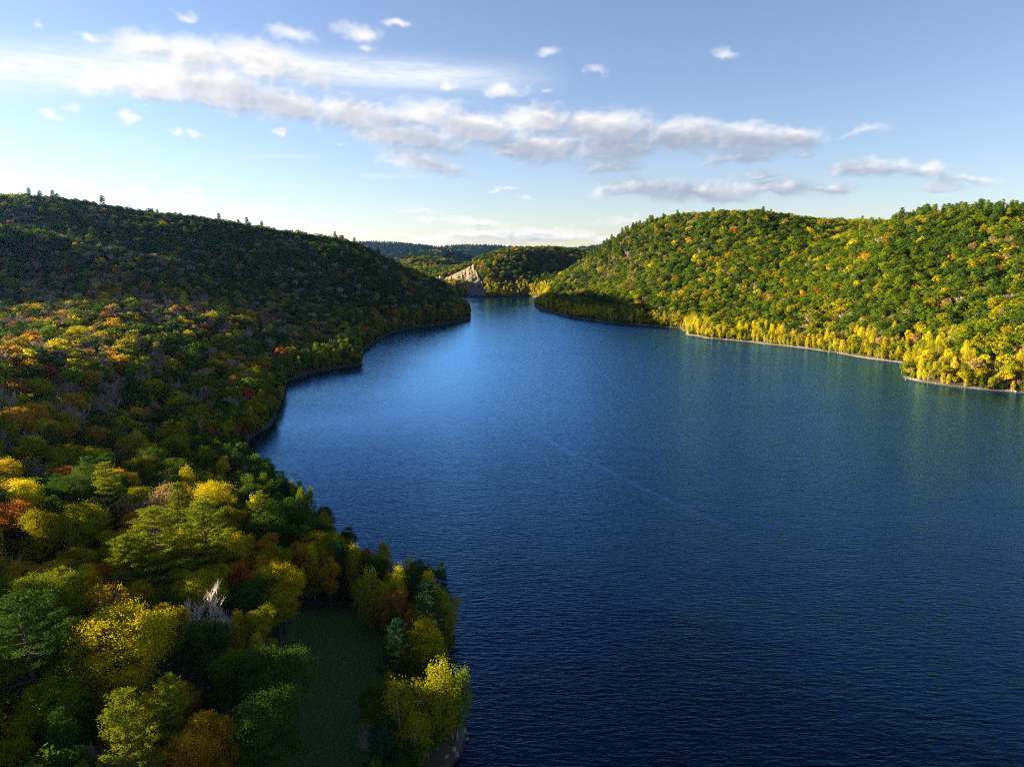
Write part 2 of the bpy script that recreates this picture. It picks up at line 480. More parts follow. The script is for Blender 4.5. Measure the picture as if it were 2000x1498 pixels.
def height(X, Y, sd=None):
    if sd is None: sd = signed_shore(X, Y)
    wob = (fbm(X / 22, Y / 22, 3, 3) - .5) * 5.0
    d = sd + wob * np.clip(np.abs(Y) / 500 + .25, 0, 1)
    z = tps_eval(X, Y)
    z = z + (fbm(X / 110, Y / 110, 21, 4) - .5) * np.where(Y > 600, 8, 13) * smooth(20, 160, d) + (fbm(X / 28, Y / 28, 31, 3) - .5) * 3.0 * smooth(5, 40, d)
    z = np.clip(z, 2.0, 230)
    far = far_hills(X, Y)
    t = smooth(1750, 2150, Y + 0.25 * np.abs(X))
    z = z * (1 - t) + far * t
    side = smooth(1300, 2200, np.abs(X)); z = z * (1 - side) + (90 + 60 * fbm(X / 700, Y / 700, 81, 3)) * side
    # bank profile
    steep = np.where(X < 20, 1.3, .5)
    bank = .25 + np.where(d < 3, steep * d, steep * 3 + (d - 3) * np.where(Y > 850, .85, .5))
    land = np.minimum(z, bank)
    bed = np.maximum(-.3 + .12 * d, -9.0)
    z = np.where(d > 0, land, np.where(d > -4, .25 + d * np.where(X < 20, .8, .3), bed - .1))
    return z


def nonuni(lo, hi, fine_lo, fine_hi, s0, s1):
    """axis with spacing s0 between fine_lo and fine_hi that grows to s1 outside"""
    mid = list(np.arange(fine_lo, fine_hi + .01, s0))
    a, s = fine_hi, s0
    while a < hi: s = min(s1, s * 1.035); a += s; mid.append(a)
    a, s, left = fine_lo, s0, []
    while a > lo: s = min(s1, s * 1.035); a -= s; left.append(a)
    return np.array(left[::-1] + mid)


gx = nonuni(-4500, 4500, -210, 320, 2.8, 60)
gy = nonuni(-700, 7500, 60, 1180, 2.8, 45)
GX, GY = np.meshgrid(gx, gy)
GZ = height(GX, GY)


def terrain_z(x, y):
    """bilinear look-up in the terrain grid"""
    x = np.asarray(x, float); y = np.asarray(y, float)
    i = np.clip(np.searchsorted(gx, x) - 1, 0, len(gx) - 2); j = np.clip(np.searchsorted(gy, y) - 1, 0, len(gy) - 2)
    fx = np.clip((x - gx[i]) / (gx[i + 1] - gx[i]), 0, 1); fy = np.clip((y - gy[j]) / (gy[j + 1] - gy[j]), 0, 1)
    return (GZ[j, i] * (1 - fx) + GZ[j, i + 1] * fx) * (1 - fy) + (GZ[j + 1, i] * (1 - fx) + GZ[j + 1, i + 1] * fx) * fy


# ------------------------------------------------------------------ materials
def new_mat(name):
    m = bpy.data.materials.new(name); m.use_nodes = True
    m.node_tree.nodes.clear()
    return m, NT(m.node_tree)


def out(n, sock):
    o = n.n('ShaderNodeOutputMaterial'); n.l(sock, o.inputs[0]); return o


def leaf_material(name, col, col2, trans=.38, vary=.4, hue=.03):
    m, n = new_mat(name)
    at = n.n('ShaderNodeAttribute', attribute_name='tone')
    oi = n.n('ShaderNodeObjectInfo')
    f = n.math('ADD', n.math('MULTIPLY', at.outputs['Fac'], .7), n.math('MULTIPLY', oi.outputs['Random'], .35), clamp=True)
    c = n.mix(f, (*col, 1), (*col2, 1))
    hsv = n.n('ShaderNodeHueSaturation'); n.l(c, hsv.inputs['Color'])
    r2 = n.math('FRACT', n.math('MULTIPLY', oi.outputs['Random'], 37.7))
    n.l(n.math('ADD', .5 - hue / 2, n.math('MULTIPLY', r2, hue)), hsv.inputs['Hue'])
    r3 = n.math('FRACT', n.math('MULTIPLY', oi.outputs['Random'], 91.3))
    n.l(n.math('ADD', 1 - vary / 2, n.math('MULTIPLY', r3, vary)), hsv.inputs['Value'])
    df = n.n('ShaderNodeBsdfDiffuse'); tr = n.n('ShaderNodeBsdfTranslucent')
    n.l(hsv.outputs[0], df.inputs[0]); n.l(hsv.outputs[0], tr.inputs[0])
    mx = n.n('ShaderNodeMixShader'); mx.inputs[0].default_value = trans
    n.l(df.outputs[0], mx.inputs[1]); n.l(tr.outputs[0], mx.inputs[2])
    out(n, mx.outputs[0])
    return m


LEAF = {
    'dark green': leaf_material('dark_green_leaves', (.034, .074, .012), (.06, .105, .012)),
    'green': leaf_material('green_leaves', (.072, .125, .006), (.135, .175, .007)),
    'olive': leaf_material('olive_leaves', (.18, .18, .005), (.30, .26, .008)),
    'yellow': leaf_material('yellow_leaves', (.36, .29, .008), (.54, .42, .010)),
    'gold': leaf_material('gold_leaves', (.34, .20, .012), (.46, .27, .015)),
    'orange': leaf_material('orange_leaves', (.36, .13, .012), (.46, .20, .02)),
    'rust': leaf_material('rust_leaves', (.17, .065, .018), (.28, .12, .03)),
    'red': leaf_material('red_leaves', (.32, .035, .012), (.42, .08, .02)),
    'tan': leaf_material('tan_leaves', (.24, .16, .06), (.34, .22, .08)),
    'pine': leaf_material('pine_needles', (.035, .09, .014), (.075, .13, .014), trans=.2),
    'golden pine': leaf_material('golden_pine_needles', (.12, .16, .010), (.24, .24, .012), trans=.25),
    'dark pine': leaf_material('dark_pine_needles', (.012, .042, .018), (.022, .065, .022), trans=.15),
}


def bark_material(name, c1, c2, scale=3.0):
    m, n = new_mat(name)
    tc = n.n('ShaderNodeTexCoord')
    no = n.n('ShaderNodeTexNoise'); no.inputs['Scale'].default_value = scale; no.inputs['Detail'].default_value = 3
    n.l(tc.outputs['Object'], no.inputs['Vector'])
    c = n.mix(no.outputs['Fac'], (*c1, 1), (*c2, 1))
    b = n.n('ShaderNodeBsdfDiffuse'); n.l(c, b.inputs[0]); out(n, b.outputs[0])
    return m


LEAF['bare'] = leaf_material('fine_grey_twigs', (.20, .155, .125), (.34, .27, .22), trans=.0, vary=.5)
LEAF['bleached'] = leaf_material('fine_bleached_twigs', (.5, .42, .36), (.66, .56, .48), trans=.0, vary=.1)
BARK = bark_material('brown_bark', (.06, .045, .032), (.14, .11, .085))
BIRCH = bark_material('pale_birch_bark', (.30, .28, .24), (.62, .58, .50))
TWIG = bark_material('grey_bare_twigs', (.22, .185, .16), (.36, .31, .27), .6)
DEAD = bark_material('bleached_dead_wood', (.45, .38, .32), (.66, .56, .48), .8)

# ------------------------------------------------------------------ mesh makers
def mesh_from(name, V, F_quads, mats, mat_index=None, tone=None, F_tris=None):
    me = bpy.data.meshes.new(name)
    nq = 0 if F_quads is None else len(F_quads); nt = 0 if F_tris is None else len(F_tris)
    me.vertices.add(len(V)); me.vertices.foreach_set('co', np.ascontiguousarray(V, np.float32).ravel())
    me.loops.add(nq * 4 + nt * 3); me.polygons.add(nq + nt)
    idx = []
    if nq: idx.append(np.asarray(F_quads).ravel())
    if nt: idx.append(np.asarray(F_tris).ravel())
    me.loops.foreach_set('vertex_index', np.concatenate(idx).astype(np.int32))
    st = np.concatenate([np.arange(nq) * 4, nq * 4 + np.arange(nt) * 3]).astype(np.int32)
    me.polygons.foreach_set('loop_start', st)
    for m in mats: me.materials.append(m)
    if mat_index is not None: me.polygons.foreach_set('material_index', np.asarray(mat_index, np.int32))
    if tone is not None:
        a = me.attributes.new('tone', 'FLOAT', 'POINT'); a.data.foreach_set('value', np.asarray(tone, np.float32))
    me.update(calc_edges=True)
    return me


def norm(v): return v / (np.linalg.norm(v, axis=-1, keepdims=True) + 1e-9)


def leaves(C, N, L, W, r, axis=None):
    """rhombic leaves: centres C, normals N, length L, width W"""
    n = len(C)
    A = r.normal(size=(n, 3)) if axis is None else axis
    A = norm(A - (A * N).sum(1, keepdims=True) * N)
    B = np.cross(N, A)
    L = np.broadcast_to(L, (n,))[:, None]; W = np.broadcast_to(W, (n,))[:, None]
    V = np.stack([C - A * L / 2, C + B * W / 2 - A * L * .05, C + A * L / 2, C - B * W / 2 - A * L * .05], 1).reshape(-1, 3)
    return V


def tube(p0, p1, r0, r1, sides=5):
    p0 = np.array(p0, float); p1 = np.array(p1, float)
    d = norm(p1 - p0); a = norm(np.cross(d, [.3, .9, .1])); b = np.cross(d, a)
    th = np.arange(sides) * 2 * math.pi / sides
    ring = np.cos(th)[:, None] * a + np.sin(th)[:, None] * b
    V = np.concatenate([p0 + ring * r0, p1 + ring * r1])
    F = [(i, (i + 1) % sides, sides + (i + 1) % sides, sides + i) for i in range(sides)]
    return V, F


def tubes(segs, sides=4):
    Vs, Fs, o = [], [], 0
    for (p0, p1, r0, r1) in segs:
        V, F = tube(p0, p1, r0, r1, sides)
        Vs.append(V); Fs.append(np.array(F) + o); o += len(V)
    return np.concatenate(Vs), np.concatenate(Fs)


def limbs(r, base, dirn, length, rad, depth, segs, spread=.55, up=.25, nch=(2, 4), bend=.12, shrink=.68):
    p = np.array(base, float); d = norm(np.array(dirn, float))
    k = 3
    for i in range(k):
        q = p + d * length / k
        segs.append((p, q, rad * (1 - .25 * i / k), rad * (1 - .25 * (i + 1) / k)))
        if depth > 0 and i >= 1:
            for c in range(r.integers(nch[0], nch[1])):
                dd = norm(d + r.normal(0, spread, 3) + np.array([0, 0, up]))
                limbs(r, p + (q - p) * r.random(), dd, length * shrink * r.uniform(.75, 1.1), rad * .55, depth - 1, segs, spread, up, nch, bend, shrink)
        p = q; d = norm(d + r.normal(0, bend, 3) + np.array([0, 0, up * .15]))


# every builder returns (crownV, tone, wood segs); height ~ 1 unit of metres as given
def broadleaf(seed, H=15., Rc=4.6, low=.3, clumps=190, per=26, leaf=.42, lobes=13, flat=.8, sparse=1.0):
    r = np.random.default_rng(seed)
    zc = H * (low + (1 - low) * .46); hz = H * (1 - low) * .52
    lc = norm(r.normal(size=(lobes, 3)) * [1, 1, .8] + [0, 0, .25]) * r.uniform(.35, .72, (lobes, 1)) * [Rc, Rc, hz]
    lc[0] = (0, 0, hz * .35)
    lr = r.uniform(.22, .50, lobes) * Rc; lc *= (1.12 - (lr / Rc - .22))[:, None]
    C = []
    tries = 0
    while len(C) < clumps and tries < clumps * 30:
        tries += 1
        i = r.integers(lobes); v = norm(r.normal(size=3) + [0, 0, .35])
        p = lc[i] + v * lr[i] * [1, 1, flat] * r.uniform(.8, 1.16)
        q = (p - lc) / (lr[:, None] * [1, 1, flat])
        if ((q ** 2).sum(1) < .62).any() and r.random() > .12: continue
        if p[2] < -hz * .95: continue
        C.append(np.concatenate([p, v]))
    C = np.array(C)
    cs = r.uniform(.5, 1.05, len(C)) * Rc * .155
    n = len(C) * per
    idx = np.repeat(np.arange(len(C)), per)
    off = r.normal(size=(n, 3)) * .55
    P = C[idx, :3] + off * cs[idx][:, None] * [1.25, 1.25, .8]
    keep = r.random(n) < sparse
    P, idx = P[keep], idx[keep]; n = len(P)
    N = norm(C[idx, 3:] * .9 + r.normal(size=(n, 3)) * .55 + [0, 0, .3])
    P[:, 2] += zc
    V = leaves(P, N, leaf * r.uniform(.7, 1.3, n), leaf * .72 * r.uniform(.7, 1.2, n), r)
    tone = np.clip(r.random(len(C))[idx] * .6 + r.random(n) * .5, 0, 1).repeat(4)
    segs = []
    th = H * (low + .28)
    p = np.zeros(3) - [0, 0, 1.5]
    top = np.array([r.normal(0, .3), r.normal(0, .3), th])
    rad = .018 * H
    segs.append((p, top, rad, rad * .55))
    for k in range(7):
        t = r.uniform(.55, 1); b = p + (top - p) * t
        i = r.integers(lobes)
        e = lc[i] * .85 + [0, 0, zc]
        mid = (b + e) / 2 + r.normal(0, .3, 3) - [0, 0, .4]
        segs.append((b, mid, rad * .38, rad * .24)); segs.append((mid, e, rad * .24, rad * .07))
    return V, tone, segs


def birch(seed, H=14., Rc=2.5, clumps=130, per=30, leaf=.3, low=.18, stems=2):
    r = np.random.default_rng(seed)
    Vs, tn, segs = [], [], []
    for s in range(stems):
        lean = r.normal(0, .07, 2) if stems > 1 else r.normal(0, .03, 2)
        hh = H * (1 if s == 0 else r.uniform(.72, .92))
        base = np.array([r.normal(0, .3), r.normal(0, .3), -1.])
        if s: lean = lean + norm(r.normal(size=2)) * .13
        tip = base + np.array([lean[0] * hh, lean[1] * hh, hh + 1])
        mid = (base + tip) / 2 + r.normal(0, .2, 3)
        segs += [(base, mid, .15, .1), (mid, tip, .1, .02)]
        nc = clumps // stems
        t = r.uniform(low, 1, nc) ** .85
        prof = np.sin(np.clip((t - low) / (1 - low), 0, 1) ** .75 * math.pi * .92) * .9 + .14
        a = r.uniform(0, 2 * math.pi, nc); rr = Rc * (.8 if stems > 1 else 1) * prof * r.uniform(.35, 1, nc) ** .6
        ax = base + (tip - base) * t[:, None]
        C = ax + np.stack([np.cos(a) * rr, np.sin(a) * rr, -rr * .12], 1)
        for k in range(0, nc, 3):
            segs.append((ax[k] - [0, 0, rr[k] * .8], C[k], .035, .012))
        idx = np.repeat(np.arange(nc), per); n = len(idx)
        P = C[idx] + r.normal(size=(n, 3)) * [.36, .36, .62]
        outw = norm(np.stack([np.cos(a), np.sin(a), a * 0 + .25], 1))
        N = norm(outw[idx] * .8 + r.normal(size=(n, 3)) * .6)
        Vs.append(leaves(P, N, leaf * r.uniform(.7, 1.3, n), leaf * .7, r))
        tn.append(np.clip(r.random(nc)[idx] * .6 + r.random(n) * .5, 0, 1).repeat(4))
    return np.concatenate(Vs), np.concatenate(tn), segs


def white_pine(seed, H=21., Rc=5., dens=1.0, needle=.55, low=.28, gap=.95):
    """tiers of long, slightly rising boughs that carry flat plumes of needles"""
    r = np.random.default_rng(seed)
    segs = [(np.array([0, 0, -1.5]), np.array([r.normal(0, .2), r.normal(0, .2), H * .55]), .34, .2)]
    segs.append((segs[0][1], np.array([r.normal(0, .2), r.normal(0, .2), H * .98]), .2, .03))
    P, A, Nn, cl = [], [], [], []
    z = H * low; c = 0
    skew = r.uniform(0, 2 * math.pi)
    while z < H * .985:
        t = (z - H * low) / (H * (1 - low))
        prof = (1 - t) ** .6 * (.6 + .4 * min(1, t * 4 + .2)) * Rc * 1.1
        nb = int(r.integers(4, 7))
        a0 = r.uniform(0, 6.28)
        for k in range(nb):
            a = a0 + k * 6.283 / nb + r.normal(0, .25)
            Lb = prof * r.uniform(.62, 1.18) * (1 + .15 * math.cos(a - skew)) + .35
            rise = .10 + .55 * t + r.normal(0, .06)
            d = np.array([math.cos(a), math.sin(a), 0]); side = np.array([-d[1], d[0], 0])
            b0 = np.array([0, 0, z + r.normal(0, .15)])
            tip = b0 + d * Lb + [0, 0, Lb * rise]
            midp = b0 + d * Lb * .55 + [0, 0, Lb * rise * .28]
            segs.append((b0, midp, .05 + .012 * Lb, .045)); segs.append((midp, tip, .045, .012))
            npl = max(2, int(Lb * 2.1))
            for j in range(npl):
                s = 1 - (j + r.random() * .5) / npl * .72
                q = b0 + d * Lb * s + [0, 0, Lb * rise * (s ** 1.7)]
                w = (1.02 - s) * Lb * .42 + .28
                pc = q + side * r.uniform(-1, 1) * w
                rad = .42 + .16 * r.random()
                m = int(30 * dens)
                o = r.normal(size=(m, 3)) * [rad * .62, rad * .62, rad * .15]
                o[:, 2] += .35 * (np.abs(o[:, 0]) + np.abs(o[:, 1])) * .4
                P.append(pc + o)
                A.append(norm(d * .9 + side * r.normal(0, .35) + [0, 0, .45] + r.normal(0, .55, (m, 3))))
                cl.append(np.full(m, r.random()))
        z += gap * r.uniform(.8, 1.25) * (1 - .45 * t)
    P = np.concatenate(P); A = norm(np.concatenate(A)); cl = np.concatenate(cl); n = len(P)
    N = norm(np.cross(A, r.normal(size=(n, 3))) + [0, 0, .5])
    V = leaves(P, N, needle * r.uniform(.7, 1.3, n), needle * .3, r, axis=A)
    return V, np.clip(cl * .6 + r.random(n) * .45, 0, 1).repeat(4), segs


def bare(seed, H=13., depth=3, rad=.2, spread=.42, up=.38, nch=(2, 4)):
    r = np.random.default_rng(seed); segs = []
    b = np.array([0, 0, -1.]); t = np.array([r.normal(0, .3), r.normal(0, .3), H * .38])
    segs.append((b, t, rad, rad * .8))
    for k in range(5):
        a = k * 1.256 + r.normal(0, .3)
        limbs(r, t - [0, 0, r.uniform(0, H * .12)], (math.cos(a) * .6, math.sin(a) * .6, 1), H * .36 * r.uniform(.8, 1.1), rad * .55, depth, segs, spread, up, nch, shrink=.6)
    return segs


def twigs(seed, segs, n, length, width, r_min):
    """fine upswept twigs growing from the outer half of the limbs"""
    r = np.random.default_rng(seed)
    c = np.array([q[1] for q in segs]); p0 = np.array([q[0] for q in segs])
    hi = np.nonzero(c[:, 2] > np.percentile(c[:, 2], 25))[0]
    i = r.choice(hi, n)
    P = p0[i] + (c[i] - p0[i]) * r.random((n, 1))
    ctr = c.mean(0) * [1, 1, .55]
    A = norm(norm(P - ctr) * .8 + norm(c[i] - p0[i]) * .6 + [0, 0, .45] + r.normal(0, .35, (n, 3)))
    L = length * r.uniform(.5, 1.3, n)
    P = P + A * L[:, None] * .45
    N = norm(r.normal(size=(n, 3)))
    return leaves(P, N, L, width, r, axis=A), r.random(n).repeat(4)


def bare_tree(name, seed, depth, n, length, width, wood, sides, H=13, **k):
    segs = bare(seed, H=H, depth=depth, **k)
    return Proto(name, twigs(seed + 1, segs, n, length, width, 0), segs, wood, sides)


class Proto:
    """meshes of one tree model: crown alone, trunk alone, and both in one mesh for the masses"""
    def __init__(self, name, crown, segs, wood, sides=4):
        self.name = name; self.crown_data = crown; self.wood = wood
        self.tV, self.tF = tubes(segs, sides)
        self.tn = len(segs)
        self._crown = {}; self._trunk = None; self._both = {}
        top = max(self.tV[:, 2].max(), crown[0][:, 2].max() if crown is not None else 0)
        self.height = float(top)
        src = crown[0] if crown is not None else self.tV
        self.radius = float(np.percentile(np.hypot(src[:, 0], src[:, 1]), 92))

    def crown(self, colour):
        if self.crown_data is None: return None
        if colour not in self._crown:
            if self._crown:
                me = next(iter(self._crown.values())).copy(); me.materials.clear(); me.materials.append(LEAF[colour])
            else:
                V = self.crown_data[0]
                me = mesh_from('crown', V, np.arange(len(V)).reshape(-1, 4), [LEAF[colour]], tone=self.crown_data[1])
            self._crown[colour] = me
        return self._crown[colour]

    def trunk(self):
        if self._trunk is None: self._trunk = mesh_from('trunk', self.tV, self.tF, [self.wood])
        return self._trunk

    def both(self):
        if 'm' not in self._both:
            if self.crown_data is None:
                me = mesh_from('tree', self.tV, self.tF, [self.wood])
            else:
                V = self.crown_data[0]; nl = len(V) // 4
                me = mesh_from('tree', np.concatenate([V, self.tV]), np.concatenate([np.arange(len(V)).reshape(-1, 4), self.tF + len(V)]),
                               [LEAF['green'], self.wood], mat_index=[0] * nl + [1] * len(self.tF), tone=np.concatenate([self.crown_data[1], np.zeros(len(self.tV))]))
            self._both['m'] = me
        return self._both['m']


def P_(name, data, wood, sides=4): return Proto(name, (data[0], data[1]), data[2], wood, sides)


# close models (many small leaves)
NEAR = {
    'broadleaf': [P_('b', broadleaf(10 + i, H=15, Rc=rc, clumps=360, per=74, leaf=.185, lobes=lb + 5, low=lo), BARK, 5) for i, (rc, lb, lo) in enumerate(((4.6, 14, .28), (5.0, 16, .3), (4.2, 12, .22), (3.6, 11, .18), (5.6, 20, .34)))],
    'sparse': [P_('s', broadleaf(30 + i, H=14, Rc=4.3, clumps=230, per=26, leaf=.28, lobes=14, low=.28, sparse=.62), TWIG, 4) for i in range(2)],
    'birch': [P_('k', birch(40 + i, H=14, Rc=2.5 + .3 * i, stems=st, clumps=200, per=40, leaf=.26), BIRCH) for i, st in enumerate((1, 2, 3))],
    'pine': [P_('p', white_pine(50 + i, H=21, Rc=rc, dens=1.25, needle=.42, low=lo, gap=1.5), BARK, 5) for i, (rc, lo) in enumerate(((6.4, .3), (5.4, .25), (4.2, .12)))],
    'bare': [bare_tree('n', 60 + i, 3, 1100, 1.0, .03, TWIG, 3) for i in range(2)],
    'dead': [bare_tree('d', 70, 3, 500, 1.0, .035, DEAD, 4, H=12, spread=.55, rad=.3, nch=(2, 3))],
}
# twigs inside sparse crowns
for i, p in enumerate(NEAR['sparse']):
    V, F = tubes(bare(80 + i, H=13.5, depth=2, rad=.15, nch=(2, 4)), 3)
    p.tF = np.concatenate([p.tF, F + len(p.tV)]); p.tV = np.concatenate([p.tV, V])
# middle-distance models
MID = {
    'broadleaf': [P_('b', broadleaf(110 + i, H=15, Rc=rc, clumps=120, per=16, leaf=.62, lobes=lb, low=lo), BARK, 3) for i, (rc, lb, lo) in enumerate(((4.6, 12, .28), (5.1, 15, .3), (4.3, 9, .22), (3.8, 11, .18), (5.6, 17, .34)))],
    'sparse': [P_('s', broadleaf(130 + i, H=14, Rc=4.3, clumps=95, per=13, leaf=.5, lobes=12, low=.28, sparse=.7), TWIG, 3) for i in range(2)],
    'birch': [P_('k', birch(140 + i, H=13.5, Rc=2.4 + .3 * i, stems=st, clumps=80, per=18, leaf=.45), BIRCH, 3) for i, st in enumerate((1, 2))],
    'pine': [P_('p', white_pine(150 + i, H=20, Rc=rc, dens=.22, needle=1.0, low=lo, gap=1.25), BARK, 3) for i, (rc, lo) in enumerate(((4.4, .25), (3.4, .15)))],
    'bare': [bare_tree('n', 160 + i, 2, 620, 1.9, .13, TWIG, 3, nch=(2, 4)) for i in range(2)],
}
for i, p in enumerate(MID['sparse']):
    V, F = tubes(bare(180 + i, H=13.5, depth=1, rad=.2, nch=(3, 4)), 3)
    p.tF = np.concatenate([p.tF, F + len(p.tV)]); p.tV = np.concatenate([p.tV, V])

# ------------------------------------------------------------------ ground sheet
def link(o, parent=None):
    scene.collection.objects.link(o)
    if parent is not None: o.parent = parent
    return o


def setting(name, me, label=None, kind='structure'):
    o = link(bpy.data.objects.new(name, me)); o['kind'] = kind
    if label: o['label'] = label
    return o


ny_, nx_ = GZ.shape
gi = np.arange(ny_ * nx_).reshape(ny_, nx_)
gF = np.stack([gi[:-1, :-1], gi[:-1, 1:], gi[1:, 1:], gi[1:, :-1]], -1).reshape(-1, 4)
clear_px = [(588, 1225), (640, 1195), (700, 1195), (742, 1260), (748, 1330), (728, 1420), (705, 1520), (690, 1700), (540, 1700), (565, 1500), (580, 1350)]
clear_poly = np.array([on_z(u, v, 3.0) for u, v in clear_px])


def in_poly(x, y, poly, grow=0.0):
    x = np.asarray(x, float); y = np.asarray(y, float)
    ins = np.zeros(x.shape, bool); d2 = np.full(x.shape, 1e12); n = len(poly)
    for i in range(n):
        a, b = poly[i], poly[(i + 1) % n]
        c = ((a[1] > y) != (b[1] > y))
        xi = (b[0] - a[0]) * (y - a[1]) / (b[1] - a[1] + 1e-12) + a[0]
        ins ^= c & (x < xi)
        ab = b - a; t = np.clip(((x - a[0]) * ab[0] + (y - a[1]) * ab[1]) / (ab @ ab), 0, 1)
        d2 = np.minimum(d2, (x - a[0] - t * ab[0]) ** 2 + (y - a[1] - t * ab[1]) ** 2)
    return ins | (np.sqrt(d2) < grow) if grow > 0 else ins


m, n = new_mat('forest_floor')
tc = n.n('ShaderNodeTexCoord')
pos = n.n('ShaderNodeNewGeometry'); sp = n.n('ShaderNodeSeparateXYZ'); n.l(pos.outputs['Position'], sp.inputs[0])
no = n.n('ShaderNodeTexNoise'); no.inputs['Scale'].default_value = .35; no.inputs['Detail'].default_value = 8; no.inputs['Roughness'].default_value = .65
n.l(pos.outputs['Position'], no.inputs['Vector'])
no2 = n.n('ShaderNodeTexNoise'); no2.inputs['Scale'].default_value = 2.5; no2.inputs['Detail'].default_value = 5
n.l(pos.outputs['Position'], no2.inputs['Vector'])
litter = n.mix(no.outputs['Fac'], (.018, .02, .009, 1), (.055, .04, .018, 1))
rock = n.mix(no2.outputs['Fac'], (.10, .08, .06, 1), (.28, .22, .16, 1))
wet = n.mix(no2.outputs['Fac'], (.012, .011, .009, 1), (.035, .03, .024, 1))
hz = n.math('ADD', sp.outputs[2], n.math('MULTIPLY', n.math('SUBTRACT', no.outputs['Fac'], .5), 1.2))
bw = n.n('ShaderNodeAttribute', attribute_name='beach')
fr = n.math('MULTIPLY', n.math('MULTIPLY', n.math('SUBTRACT', 1.1, hz), 3.0, clamp=True), bw.outputs['Fac'])
ffw = n.math('MULTIPLY', n.math('SUBTRACT', .42, sp.outputs[2]), 6.0, clamp=True)
gr = n.n('ShaderNodeAttribute', attribute_name='meadow')
grass_c = n.mix(no.outputs['Fac'], (.03, .085, .010, 1), (.07, .12, .018, 1))
grass_c = n.mix(n.math('MULTIPLY', n.math('SUBTRACT', no2.outputs['Fac'], .55), 3.0, clamp=True), grass_c, (.09, .075, .04, 1))
c = n.mix(gr.outputs['Fac'], litter, grass_c)
c = n.mix(fr, c, rock); c = n.mix(ffw, c, wet)
b = n.n('ShaderNodeBsdfPrincipled'); b.inputs['Roughness'].default_value = .9; n.l(c, b.inputs['Base Color'])
bp = n.n('ShaderNodeBump'); bp.inputs['Strength'].default_value = .5; bp.inputs['Distance'].default_value = .6; n.l(no2.outputs['Fac'], bp.inputs['Height']); n.l(bp.outputs[0], b.inputs['Normal'])
out(n, b.outputs[0])
me = mesh_from('ground', np.stack([GX, GY, GZ], -1).reshape(-1, 3), gF, [m])
mw = in_poly(GX, GY, clear_poly, 2.0).astype(np.float32).ravel()
a = me.attributes.new('meadow', 'FLOAT', 'POINT'); a.data.foreach_set('value', mw)
bm_ = (np.where(GX > 20, 1.0, .02) + (gauss(GX, GY, -6, 92, 9, 16)) * .9) * smooth(.36, .62, fbm(GX / 14, GY / 14, 131, 3))
a = me.attributes.new('beach', 'FLOAT', 'POINT'); a.data.foreach_set('value', np.clip(bm_, 0, 1).astype(np.float32).ravel())
me.polygons.foreach_set('use_smooth', [True] * len(me.polygons))
setting('terrain', me, 'wooded hills and banks around the reservoir')

# ------------------------------------------------------------------ water
m, n = new_mat('lake_water')
pos = n.n('ShaderNodeNewGeometry')
mp = n.n('ShaderNodeMapping'); n.l(pos.outputs['Position'], mp.inputs[0]); mp.inputs['Scale'].default_value = (.42, 1.35, 1); mp.inputs['Rotation'].default_value = (0, 0, R(4))
n1 = n.n('ShaderNodeTexNoise'); n1.inputs['Scale'].default_value = .85; n1.inputs['Detail'].default_value = 3.5; n1.inputs['Roughness'].default_value = .55; n1.inputs['Distortion'].default_value = .35
n.l(mp.outputs[0], n1.inputs['Vector'])
mp3 = n.n('ShaderNodeMapping'); n.l(pos.outputs['Position'], mp3.inputs[0]); mp3.inputs['Scale'].default_value = (.0035, .010, 1); mp3.inputs['Rotation'].default_value = (0, 0, R(-20))
n3 = n.n('ShaderNodeTexNoise'); n3.inputs['Scale'].default_value = 1.0; n3.inputs['Detail'].default_value = 4; n.l(mp3.outputs[0], n3.inputs['Vector'])
mp4 = n.n('ShaderNodeMapping'); n.l(pos.outputs['Position'], mp4.inputs[0]); mp4.inputs['Scale'].default_value = (.10, .22, 1); mp4.inputs['Rotation'].default_value = (0, 0, R(-8))
n4 = n.n('ShaderNodeTexNoise'); n4.inputs['Scale'].default_value = .8; n4.inputs['Detail'].default_value = 2; n.l(mp4.outputs[0], n4.inputs['Vector'])
# slick line left by wind across the lake
A_ = on_z(1030, 835); B_ = on_z(1560, 1085)
dx_, dy_ = B_[0] - A_[0], B_[1] - A_[1]; L_ = math.hypot(dx_, dy_)
spx = n.n('ShaderNodeSeparateXYZ'); n.l(pos.outputs['Position'], spx.inputs[0])
rx = n.math('SUBTRACT', spx.outputs[0], A_[0]); ry = n.math('SUBTRACT', spx.outputs[1], A_[1])
al = n.math('ADD', n.math('MULTIPLY', rx, dx_ / L_), n.math('MULTIPLY', ry, dy_ / L_))
ac = n.math('ADD', n.math('MULTIPLY', rx, -dy_ / L_), n.math('MULTIPLY', ry, dx_ / L_))
ac = n.math('ADD', ac, n.math('MULTIPLY', n.math('SUBTRACT', n4.outputs['Fac'], .5), 5.0))
ac = n.math('ADD', ac, n.math('MULTIPLY', n.math('SINE', n.math('MULTIPLY', al, 3.14159 / L_)), 3.0))
band = n.math('SUBTRACT', 1.0, n.math('DIVIDE', n.math('ABSOLUTE', ac), 2.6), clamp=True)
inr = n.math('MULTIPLY', n.math('MULTIPLY', al, .04, clamp=True), n.math('MULTIPLY', n.math('SUBTRACT', L_, al), .02, clamp=True))
band = n.math('MULTIPLY', band, inr)
st = n.math('ADD', .42, n.math('MULTIPLY', n3.outputs['Fac'], .9))
st = n.math('MULTIPLY', st, n.math('SUBTRACT', 1.0, n.math('MULTIPLY', band, .5)))
hsum = n.math('ADD', n.math('MULTIPLY', n1.outputs['Fac'], .50), n.math('MULTIPLY', n4.outputs['Fac'], .34))
